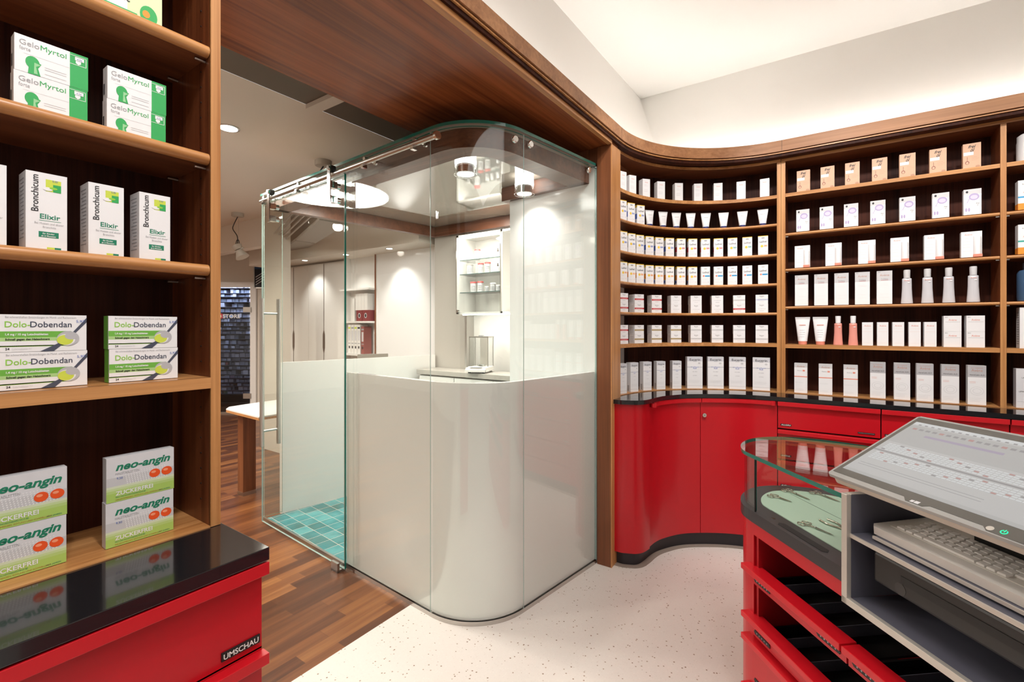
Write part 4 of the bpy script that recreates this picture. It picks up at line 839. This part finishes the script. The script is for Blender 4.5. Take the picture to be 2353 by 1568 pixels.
def k_bottle(body, cap, w_, h, txt=True):
    def b():
        f = MB(); n = 24; hb = h*.74; V_ = []; F_ = []; pr = [(0, 1), (.02, 1.0), (.08, .98), (.3, .90), (.6, .82), (.9, .80), (1, .78), (1.02, .55), (1.03, .3)]
        for t_, s_ in pr:
            for k in range(n): an = 2*PI*k/n; V_.append((w_/2*s_*math.cos(an), .02+w_/3.2*s_*math.sin(an), hb*t_))
        for i in range(len(pr)-1):
            for k in range(n): F_.append((i*n+k, i*n+(k+1) % n, (i+1)*n+(k+1) % n, (i+1)*n+k))
        f.add(V_, F_, body, True); f.add(V_, [tuple(range(n-1, -1, -1))], body)
        f.lathe([(w_*.27, hb*1.02), (w_*.29, h*.98), (w_*.27, h)], (0, .02, 0), cap, 20)
        y = .02-w_/3.2*.83-.001
        if txt: f.rect(.002, .012, hb*.82, hb*.86, PAPER, y=y); f.text('Avène', 0, hb*.9, .010, SALMON, y=y, width=.024)
        return f
    return b
def row(kinds, pts, z, name, desc, where, cat, grp, niche=False, y=3.408, hs=1):
    n = len(pts); 
    for i, p in enumerate(pts):
        kd, b = kinds[i] if isinstance(kinds, list) else kinds
        if niche: loc = (p[0], p[1], z+.0006); rz = R(p[2]*.8)
        else: loc = (p[0], y, z+.0006); rz = R(((i*37) % 5-2)*.5)
        de = desc[i] if isinstance(desc, list) else desc
        if isinstance(de, tuple): lab = de[0]
        else: lab = '%s of the %s %s on the %s' % ((ORD[i]+' from left') if n > 2 else ('left', 'right')[i], NUM[n], de, where)
        place(kd, loc, rz, name, lab, cat, grp, b)
NA = [(-1.089, 2.752, 83), (-1.068, 2.855, 74), (-1.023, 2.975, 65), (-.962, 3.080, 55), (-.877, 3.181, 45), (-.776, 3.266, 35), (-.666, 3.329, 25), (-.536, 3.376, 14), (-.403, 3.398, 4)]
NB1 = [(-1.089, 2.752, 83), (-1.072, 2.841, 76), (-1.043, 2.929, 68)]
NB2 = [(-1.006, 3.008, 62), (-.949, 3.098, 54), (-.886, 3.173, 46), (-.813, 3.239, 38), (-.732, 3.295, 31), (-.634, 3.344, 22), (-.528, 3.378, 14), (-.414, 3.397, 5)]
NCC = [(-1.088, 2.758, 82), (-1.070, 2.845, 75), (-1.045, 2.923, 69), (-1.010, 3.001, 62), (-.969, 3.070, 56), (-.921, 3.133, 50), (-.865, 3.193, 44), (-.805, 3.245, 38), (-.736, 3.292, 31), (-.664, 3.331, 25), (-.585, 3.362, 18), (-.501, 3.385, 12), (-.412, 3.397, 5)]
NE = [(-1.088, 2.760, 82), (-1.048, 2.915, 70), (-.981, 3.051, 58), (-.891, 3.167, 47), (-.787, 3.258, 36), (-.670, 3.328, 25), (-.547, 3.374, 15), (-.419, 3.397, 5)]
NG1 = [(-1.089, 2.751, 83), (-1.063, 2.871, 73), (-1.019, 2.983, 64), (-.962, 3.079, 55), (-.887, 3.171, 46)]
NG2 = [(-.794, 3.253, 37), (-.680, 3.323, 26), (-.557, 3.371, 16), (-.422, 3.397, 6)]
row(('slim', k_slim), NA, 2.177, 'skincare_carton', 'slim white cartons', 'top curved shelf', 'carton', 'slim white cartons on the top curved shelf', True)
LB_ = ('lodb', k_lod(1, INKBLUE, INKBLUE)); LG_ = ('lodg', k_lod(1, LGREY, INKBLUE)); LR_ = ('lodr', k_lod(1, INKRED, INKRED)); LT_ = ('lodt', k_lod(1, TEAL, TEAL)); LO_ = ('lodo', k_lod(1, ORANGE, ORANGE)); LW_ = ('lodw', k_lod(0, None, INKBLUE, True))
row([LG_, LB_, LB_], NB1, 1.999, 'sunscreen_carton', 'yellow topped cartons', 'second curved shelf', 'carton', 'sunscreen cartons in the niche', True)
row(('tubes', k_tube(.062, .104, NAVY, PAPER, LGREY)), NB2, 1.999, 'cream_tube', 'navy capped tubes', 'second curved shelf', 'tube', 'navy capped tubes', True)
row([LG_]*3+[LB_]*3+[LR_]*4+[LT_]*2+[LO_], NCC, 1.81, 'sunscreen_carton', 'yellow topped cartons', 'third curved shelf', 'carton', 'sunscreen cartons in the niche', True)
row([LO_]*8+[LW_]*5, NCC, 1.625, 'sunscreen_carton', ['yellow topped cartons']*8+[('%s from right of the five blue striped white cartons on the fourth curved shelf' % ORD[4-k],) for k in range(5)], 'fourth curved shelf', 'carton', 'sunscreen cartons in the niche', True)
PG = mat('pale_blue_band', (.60, .64, .78), .5); PGR = mat('pale_grey_band', (.66, .66, .67), .5)
er = ('euc_red', k_euc(INKRED, 1)); ep = ('euc_plain', k_euc(None)); ev = ('euc_vol', k_euc(None, 1)); eg = ('euc_gold', k_euc(GOLD)); es_ = ('euc_grey', k_euc(PGR)); eb = ('euc_blue', k_euc(PG))
for z, lo, up, sh in ((1.441, [er, er, er, ep, ep, ev, er, ev], [er, er, er, ep, ep, ev, es_, eb], 'fifth'), (1.247, [er, eg, eg, eg, es_, es_, es_, es_], [er, eg, eg, eg, es_, es_, es_, es_], 'sixth')):
    row(lo, NE, z, 'cream_carton', [('lower cream carton in the %s stack from left on the %s curved shelf' % (ORD[i], sh),) for i in range(8)], '', 'carton', 'stacked cream cartons in the niche', True)
    row(up, [(a-.0, b, c+2) for a, b, c in NE], z+.0578, 'cream_carton', [('upper cream carton in the %s stack from left on the %s curved shelf' % (ORD[i], sh),) for i in range(8)], '', 'carton', 'stacked cream cartons in the niche', True)
row(('eg1', k_eg(.060, .182)), NG1, .945, 'lotion_carton', 'narrow lotion cartons', 'lowest curved shelf', 'carton', 'tall lotion cartons above the counter', True)
row(('eg2', k_eg(.098, .208)), NG2, .945, 'lotion_carton', 'wide lotion cartons', 'lowest curved shelf', 'carton', 'tall lotion cartons above the counter', True)
X1 = [-.193, -.070, .051, .177, .299, .426, .559]; X2 = [-.196, -.075, .045, .169, .299, .437, .561]
row(('frei', k_frei), [(x,) for x in X1], 2.179, 'oil_carton', 'beige oil cartons', 'top straight shelf', 'carton', 'beige oil cartons')
row(('oil', k_oil), [(x,) for x in X2], 1.934, 'oil_carton', 'white and purple cartons', 'second straight shelf', 'carton', 'white and purple cartons')
row(('set', k_set), [(x,) for x in (-.199, -.040, .119, .266, .410, .558)], 1.713, 'gift_set', 'white sets with bottle window', 'third straight shelf', 'carton', 'white cartons with a bottle window', y=3.412)
row(('tri', k_tri), [(x,) for x in (-.203, -.102, -.001, .098, .199)], 1.480, 'lotion_carton', 'tall white cartons', 'fourth straight shelf', 'carton', 'tall white cartons on the fourth shelf')
row(('btl', k_bottle(CLEARB, LGREY, .053, .188)), [(x,) for x in (.298, .385, .472, .567)], 1.480, 'lotion_bottle', 'clear bottles', 'fourth straight shelf', 'bottle', 'clear bottles with grey caps')
row(('tubeL', k_tube(.078, .168, SALMON)), [(x,) for x in (-.198, -.106)], 1.243, 'cream_tube', 'large white tubes', 'fifth straight shelf', 'tube', 'large white tubes')
row(('btp', k_bottle(PINK, PAPER, .048, .172)), [(x,) for x in (-.018, .055)], 1.243, 'lotion_bottle', 'pink bottles', 'fifth straight shelf', 'bottle', 'pink bottles')
row(('small', k_small), [(x,) for x in (.122, .191, .260, .330, .395)], 1.243, 'skincare_carton', 'small white cartons', 'fifth straight shelf', 'carton', 'small white cartons')
for i, x in enumerate((.484, .573)):
    for k, u in enumerate(('lower', 'upper')): place('jarbox', (x, 3.408, 1.2436+k*.0834), 0, 'cream_carton', '%s box of the %s stack at the right end of the fifth shelf' % (u, ('left', 'right')[i]), 'carton', 'stacked square boxes', k_jarbox)
row(('red', k_red), [(x,) for x in (-.207, -.080, .043)], .945, 'cream_carton', 'red striped white cartons', 'lowest straight shelf', 'carton', 'white cartons with a red stripe')
row(('xera', k_xera), [(x,) for x in (.169, .276, .373, .475, .578)], .945, 'cream_carton', 'tall cartons with painted shade', 'lowest straight shelf', 'carton', 'tall cartons with shade painted on top')
# last bay, cut by the frame
def one(name, f, x, z, lab, cat): f.obj(name, loc=(x, 3.405, z+.0006), label=lab, cat=cat)
one('cream_jar', MB().lathe([(.045, 0), (.045, .10), (.043, .11), (.043, .135), (.03, .145)], (0, .045, 0), PAPER, 28), .775, 2.179, 'white cylindrical container at the right edge, top shelf', 'jar')
def k_lrp(col):
    f = carton(.09, .150, .05); f.rect(-.045, .045, 0, .035, ORANGE).rect(-.045, .045, .035, .062, PAPER, y=-.0005).rect(-.045, .045, .062, .070, col, y=-.0006).text('AVENE', -.01, .085, .012, SALMON).text('EAU THERMALE', 0, .128, .007, INK, width=.06); sideq(f, .09, .05, .0, .035, ORANGE); return f
one('sun_carton', k_lrp(CYAN), .772, 1.934, 'white and orange carton with blue line at the right edge', 'carton')
one('sun_carton', k_lrp(TEAL), .772, 1.713, 'white and orange carton with green line at the right edge', 'carton')
f = MB(); f.lathe([(.05, 0), (.052, .02), (.052, .14), (.045, .155), (.03, .16)], (0, .052, 0), BLUEB, 28).lathe([(.03, .16), (.032, .19), (.03, .195)], (0, .052, 0), DARKGREY, 20); f.rect(-.02, .03, .10, .14, CYAN, y=-.001); one('blue_bottle', f, .785, 1.480, 'dark blue bottle at the right edge, fourth shelf', 'bottle')
f = carton(.10, .205, .06); f.text('LA ROCHE', 0, .16, .010, INK, width=.06); lines(f, -.035, .035, (.15, .105, .095, .04), GREYINK, .001)
for k in range(14): sideq(f, .10, .06, .02+k*.012, .024+k*.012, GREYINK, -1, .2, .8)
one('cream_carton', f, .783, 1.243, 'tall grey and white carton at the right edge, fifth shelf', 'carton')
f = carton(.11, .195, .05, front=mat('carton_pale', (.74, .74, .78), .4)); f.rect(-.02, .055, .165, .195, CYAN).text('LA ROCHE-POSAY', .0, .148, .009, INK, width=.07).text('LIPIKAR', -.03, .078, .010, INK, width=.03).rect(-.05, .05, .03, .031, GREYINK); one('cream_carton', f, .775, .945, 'white carton with blue corner at the right edge, lowest shelf', 'carton')
# ------------------------------------------------------------------ sales island; local frame: x = along the front, y = into the island
IM = Matrix(((.6587, .7524, 0, .013), (-.7524, .6587, 0, 1.401), (0, 0, 1, 0), (0, 0, 0, 1)))
IROT = math.atan2(-.7524, .6587)
OV = catmull([(.30, .615), (.0, .595), (-.25, .545), (-.40, .480), (-.467, .434), (-.5236, .383), (-.563, .33), (-.591, .264), (-.594, .18), (-.567, .111), (-.5106, .047), (-.44, .006), (-.378, -.002)], 5)
def isl(f, n, p=None, **k): f.M = None; o = f.obj(n, p, **k); return o
def IB(): f = MB(); f.M = IM; return f
t = thing('display_counter', 'red sales counter with rounded end, open drawers and glass showcase top', 'counter', (.1, 1.6, 0))
oc = offset(OV, .008)
isl(IB().prism(oc[::-1]+[(-.362, .30), (.30, .40)][::-1][::-1] if False else (oc+[(-.378, .30), (.30, .40)])[::-1], 0, .727, RED, smooth=False), 'body', t)
isl(IB().box(-.362, 1.4, .34, .56, 0, .70, BLACK).box(-.372, -.362, .012, .40, 0, .70, mat('red_inner', (.38, .005, .01), .4)), 'back_wall', t)
isl(IB().box(-.376, -.006, .003, .02, .687, .727, RED).box(-.376, -.006, .02, .36, .70, .72, BLACK), 'top_rail', t)
rim_in = offset(OV, .062)
f = IB(); f.prism((OV+[(-.006, -.002), (-.006, .34), (.30, .34)])[::-1], .727, .762, mat('rim_dark', (.035, .03, .034), .3), caps=True); isl(f, 'rim', t)
f = IB(); fl = [p for p in rim_in if p[0] < .0]; f.prism((fl+[(-.37, .062), (-.002, .060), (-.002, .52)])[::-1], .7625, .765, FELT); isl(f, 'felt_tray', t)
f = IB(); f.box(-.5, -.004, .222, .2235, .7652, .7656, mat('felt_seam', (.12, .16, .13), .9)); isl(f, 'felt_seam', t)
f = IB(); f.prism([(-.27, .012), (-.10, .012), (-.09, .022), (-.10, .034), (-.27, .034), (-.28, .022)], .7622, .7632, BLACK); f.cyl((-.31, .026, .7622), .006, .001, CHROME, 16); isl(f, 'handle_recess', t)
# glass wall round the back and the end, glass top
f = IB(); gw = offset(OV, .012); gi = offset(OV, .018); f.wallstrip(gw, .762, .930, GLASS); f.wallstrip(gi[::-1], .762, .930, GLASS); f.add([(*gw[-1], .762), (*gi[-1], .762), (*gi[-1], .93), (*gw[-1], .93)], [(0, 1, 2, 3)], GEDGE); isl(f, 'showcase_glass', t)
f = IB(); f.box(-.3705, -.367, .003, .008, .762, .930, BLACK); isl(f, 'glass_joint', t)
TOPP = (OV+[(-.006, -.002), (-.006, .20), (.10, .30), (.30, .615)])
f = IB(); TP_ = TOPP[::-1]; n = len(TP_)
f.add([(x, y, .931) for x, y in TP_], [tuple(range(n-1, -1, -1))], GLASS).add([(x, y, .943) for x, y in TP_], [tuple(range(n))], GLASS)
f.add([(x, y, .931) for x, y in TP_]+[(x, y, .943) for x, y in TP_], [(i, (i+1) % n, n+(i+1) % n, n+i) for i in range(n)], GEDGE); isl(f, 'glass_top', t)
# drawers
def drawer(s0, s1, ztop, zb, tall):
    d = isl(IB().box(s0, s1, -.002, .014, zb, ztop-.004, RED), 'drawer', t)
    isl(IB().box(s0-.03 if s0 < -.3 else s0, s1, -.022, .026, ztop-.018, ztop, REDL), 'lip', d, bevel=.0015)
    for a in (s0+.012, s1-.095):
        f = IB(); z = zb+.010 if not tall else zb+.02
        f.add([(a, -.0045, z+.006), (a+.007, -.0045, z), (a+.073, -.0045, z), (a+.080, -.0045, z+.006), (a+.073, -.0045, z+.012), (a+.007, -.0045, z+.012)], [(0, 1, 2, 3, 4, 5)], BLACK).box(a+.004, a+.076, -.004, -.002, z, z+.012, BLACK)
        for k in range(5): f.disc(a+.016+k*.012, z+.006, .0022, .0022, GREYINK, y=-.005, n=8)
        isl(f, 'label_holder', d)
    f = IB(); f.box(s0+.02, s1-.01, .026, .33, zb-.006, zb, BLACK).box(s0+.02, s0+.026, .026, .33, zb, ztop-.03, BLACK)
    for k in range(int((s1-s0)/.1)): f.box(s0+.08+k*.1, s0+.082+k*.1, .03, .33, zb, zb+.03, DARKGREY)
    isl(f, 'tray', d)
for s0, s1 in ((-.374, -.003), (.003, .60), (.606, 1.3)):
    drawer(s0, s1, .586, .536, 0); drawer(s0, s1, .432, .372, 0); drawer(s0, s1, .360, .210, 1); drawer(s0, s1, .201, .02, 1)
# metal housing on the counter
h = thing('desk_housing', 'silver framed box housing set into the sales counter beside the showcase', 'housing', (.2, 1.4, .69))
isl(IB().box(-.005, .011, -.014, -.002, .688, .950, ALU).box(-.005, 1.0, -.014, -.002, .688, .704, ALU), 'frame', h, bevel=.0008)
isl(IB().box(-.004, .010, -.002, .33, .7630, .949, DARKGREY).box(.003, .010, -.002, .33, .70, .763, DARKGREY).box(.010, 1.0, -.002, .33, .7625, .7645, DARKGREY) if False else IB().box(-.0035, .0105, -.0018, .33, .7036, .9495, DARKGREY).box(-.004, .011, -.002, .33, .9496, .951, ALU), 'side_panel', h)
isl(IB().box(.0108, 1.0, -.002, .325, .6885, .7035, DARKGREY).box(.0108, .9, -.002, .30, .849, .857, DARKGREY).box(.0108, .9, -.006, -.002, .8485, .8575, ALU), 'shelf', h)
isl(IB().box(.0108, .9, .325, .33, .7645, .95, BLACK), 'rear_panel', h)
isl(IB().box(.05, .9, .020, .30, .8625, .8680, DARKGREY).box(.05, .9, .016, .020, .8620, .8685, ALU), 'keyboard_tray', h)
# black printer under the shelf
p = thing('receipt_printer', 'black printer with long paper slot inside the silver housing', 'printer', (.3, 1.3, .71))
isl(IB().box(.05, .60, .018, .30, .7655, .835, mat('printer_black', (.014, .013, .013), .35)), 'body', p, bevel=.006)
isl(IB().box(.12, .36, .0165, .0185, .795, .812, BLACK), 'paper_slot', p)
f = IB(); f.lathe([(.013, 0), (.013, .0006)], (.118, .0174, .782), mat('button_black', (.03, .028, .028), .3), 20, axis='y'); isl(f, 'button', p)
# keyboard
KM = IM @ Matrix.Translation((.030, .028, .869)) @ Matrix.Rotation(R(3), 4, 'X')
k = thing('keyboard', 'pale compact keyboard under the slanted monitor', 'keyboard', (.1, 1.4, .86))
f = MB(); f.M = KM; out = [(.012, 0), (.43, 0), (.44, .01), (.44, .155), (.43, .165), (.012, .165), (0, .155), (0, .012)]; f.prism(out, .0, .018, KEYB); f.M = None; kb = f.obj('body', k, bevel=.003)
f = MB(); f.M = KM; f.box(.02, .425, .035, .155, .018, .0195, mat('key_field', (.66, .63, .58), .5)); f.M = None; f.obj('key_field', k)
kp = None
def key(x, y, w_):
    global kp
    f = MB(); f.M = KM @ Matrix.Translation((x, y, .0195)); a, b = w_/2-.0014, .0080
    V_ = [(-a, -b, 0), (a, -b, 0), (a, b, 0), (-a, b, 0), (-a+.001, -b+.001, .004), (a-.001, -b+.001, .004), (a-.001, b-.001, .004), (-a+.001, b-.001, .004)]
    f.add(V_, [(0, 1, 5, 4), (1, 2, 6, 5), (2, 3, 7, 6), (3, 0, 4, 7), (4, 5, 6, 7)], KEYW); f.M = None; f.obj('key', k)
ry = [.046, .064, .082, .100, .118]
for r, y in enumerate(ry):
    if r == 0:
        x = .032
        for w_ in (.022, .018, .022, .105, .018, .018, .018): key(x+w_/2, y, w_); x += w_
    else:
        x = .030+[0, .004, .010, .006, .0][r]
        for c in range(13): key(x+.009, y, .018); x += .018
    for c in range(3): key(.30+.018*c, y, .018)
# monitor, tilted
MM = Matrix(((.695, .719*.896, -.719*.443, -.031), (-.719, .695*.896, -.695*.443, 1.445), (0, .443, .896, .980), (0, 0, 0, 1)))
m = thing('monitor', 'large slanted touch monitor showing grey spreadsheet tables above the keyboard', 'monitor', (.25, 1.3, .98))
BEZ = mat('bezel_grey', (.10, .095, .085), .25); MSIL = mat('monitor_silver', (.38, .38, .37), .3, metal=.3); MCRM = mat('monitor_cream', (.60, .53, .45), .4)
def mo(f, n, par=None, **kw): f.M = None; return f.obj(n, par or m, **kw)
def MMb(): f = MB(); f.M = MM; return f
mo(MMb().prism([(.006, 0), (.524, 0), (.53, .006), (.53, .301), (.524, .307), (.006, .307), (0, .301), (0, .006)], -.008, 0, MSIL), 'frame')
mo(MMb().prism([(.006, .014), (.19, .014), (.20, .004), (.235, .004), (.245, .012), (.34, .012), (.35, .003), (.41, .003), (.42, .012), (.523, .012), (.523, .300), (.006, .300)], 0, .0008, BEZ), 'bezel')
mo(MMb().box(.012, .52, .004, .29, -.028, -.008, MCRM), 'rear_case', bevel=.004)
SCR = [mat('screen_%d' % i, (.02, .02, .02), .25, em=c, es=.75) for i, c in enumerate([(.50, .49, .48), (.62, .63, .63), (.30, .29, .29), (.38, .33, .42), (.45, .26, .24), (.44, .43, .42)])]
f = MMb()
def sr(x0, x1, y0, y1, mm, z=.0010): f.add([(x0, y0, z), (x1, y0, z), (x1, y1, z), (x0, y1, z)], [(0, 1, 2, 3)], mm)
sx0, sx1, sy0, sy1 = .016, .508, .034, .279
sr(sx0, sx1, sy0, sy1, SCR[0]); sr(sx0, sx1, sy1-.012, sy1, SCR[1], .0012); sr(sx0, sx1, .180, .262, SCR[5], .0012); sr(sx0, sx1, sy0, sy0+.010, SCR[5], .0012); sr(sx0, sx1, .134, .139, SCR[2], .0014); sr(.075, .24, .222, .230, SCR[3], .0014)
for r in range(10):
    for c in range(44):
        y = .142+r*.0062 if r < 5 else .132-(r-4)*.0065
        mm = SCR[1] if (c*7+r*3) % 11 else SCR[4 if c % 3 else 2]
        sr(.03+c*.0102, .03+c*.0102+.0088, y, y+.0042, mm, .0015)
for c in range(26): sr(.03+c*.016, .03+c*.016+.010, .245, .252, SCR[2 if c % 4 else 4], .0015)
for c in range(30): sr(.03+c*.0155, .03+c*.0155+.007, .266, .270, SCR[2], .0016)
for yy in (.068, .076): sr(.03, .30, yy, yy+.001, SCR[2], .0015)
mo(f, 'screen')
f = MMb(); f.add([(.208, .005, .0012), (.215, .005, .0012), (.216, .012, .0012), (.209, .0115, .0012)], [(0, 1, 2, 3)], LGREY).add([(.2165, .005, .0012), (.226, .005, .0012), (.227, .013, .0012), (.2175, .0125, .0012)], [(0, 1, 2, 3)], LGREY); mo(f, 'logo')
GRN = mat('led_green', (0, .3, .1), .4, em=(.0, 1, .35), es=1.5)
f = MMb(); ring = [( .372+.0055*math.cos(R(a)), .0135+.0055*math.sin(R(a))) for a in range(120, 421, 20)]
for i in range(len(ring)-1): (a, b), (c, d_) = ring[i], ring[i+1]; cx_, cy_ = .372, .0135; f.add([(a, b, .0013), (c, d_, .0013), (cx_+(c-cx_)*.7, cy_+(d_-cy_)*.7, .0013), (cx_+(a-cx_)*.7, cy_+(b-cy_)*.7, .0013)], [(0, 1, 2, 3)], GRN)
f.add([(.3713, .013, .0014), (.3727, .013, .0014), (.3727, .020, .0014), (.3713, .020, .0014)], [(0, 1, 2, 3)], GRN); mo(f, 'power_button')
f = MMb(); f.lathe([(.006, .0008), (.006, .0013)], (.352, .011, 0), CHROME, 20); mo(f, 'sensor')
mo(MB().box(0, 0, 0, 0, 0, 0, BLACK) if False else IB().box(.15, .33, .16, .26, .858, 1.02, BLACK), 'stand')
# scissors and clippers on the felt
SCM = mat('tool_steel', (.42, .40, .33), .18, metal=1)
def ringm(f, cx_, cy_, rx, ry_, r, z=.0025, a=0): f.tube([(cx_+rx*math.cos(x)*math.cos(a)-ry_*math.sin(x)*math.sin(a), cy_+rx*math.cos(x)*math.sin(a)+ry_*math.sin(x)*math.cos(a), z) for x in [2*PI*q_/18 for q_ in range(19)]], r, SCM, 6)
def scissors(tip, hnd, lab, L, first):
    d = Vector((tip[0]-hnd[0], tip[1]-hnd[1])); rz = math.atan2(d.y, d.x)
    loc = (hnd[0], hnd[1], .7655)
    t = thing('nail_scissors', lab, 'scissors', loc, rz, 'nail scissors on the green felt')
    T = Matrix.Translation(loc) @ Matrix.Rotation(rz, 4, 'Z')
    for sg, n in ((1, 'handle'), (-1, 'handle')):
        f = MB(); f.M = T; ringm(f, .010, .011*sg, .0125, .0085, .0015, a=.35*sg); f.tube([(.021, .008*sg, .0025), (.032, .003*sg, .0025), (L*.50, -.001*sg, .0028)], .0014, SCM, 6); f.M = None; f.obj(n, t)
    for sg in (1, -1):
        f = MB(); f.M = T; f.add([(L*.42, .002*sg, .002), (L*.5, .0035*sg, .002), (L*.9, .002*sg, .002), (L, 0, .002), (L*.5, -.001*sg, .002), (L*.42, .002*sg, .0042), (L*.5, .0035*sg, .0045), (L*.9, .002*sg, .0035), (L, 0, .003), (L*.5, -.001*sg, .0045)],
              [(4, 3, 2, 1, 0), (5, 6, 7, 8, 9), (0, 1, 6, 5), (1, 2, 7, 6), (2, 3, 8, 7), (3, 4, 9, 8), (4, 0, 5, 9)], SCM); f.M = None; f.obj('blade', t)
    f = MB(); f.M = T; f.cyl((L*.46, 0, .003), .0028, .003, CHROME, 12); f.M = None; f.obj('screw', t)
scissors((-.139, 1.828), (-.205, 1.862), 'small nail scissors nearest the rounded glass end', .078, 1)
scissors((-.083, 1.881), (-.168, 1.955), 'middle scissors of the far row of three', .108, 1)
scissors((-.002, 1.918), (-.085, 1.984), 'right scissors of the far row of three, close to the monitor', .104, 0)
scissors((-.016, 1.599), (-.100, 1.655), 'lone scissors lying nearest the counter front', .098, 0)
loc = (-.045, 1.714, .7655); rz = math.atan2(1.663-1.714, .053); T = Matrix.Translation(loc) @ Matrix.Rotation(rz, 4, 'Z')
t = thing('nail_nippers', 'nail nippers with curved handles half hidden behind the silver housing', 'nippers', loc, rz)
for sg in (1, -1):
    f = MB(); f.M = T; f.tube(catmull([(0, .014*sg, .003), (.03, .016*sg, .003), (.06, .006*sg, .003), (.085, -.002*sg, .003)], 5), .0028, SCM, 8); f.M = None; f.obj('handle', t)
f = MB(); f.M = T; f.lathe([(.006, 0), (.006, .006)], (.085, 0, 0), SCM, 12).box(.085, .10, -.005, .005, 0, .006, SCM); f.M = None; f.obj('jaw', t)
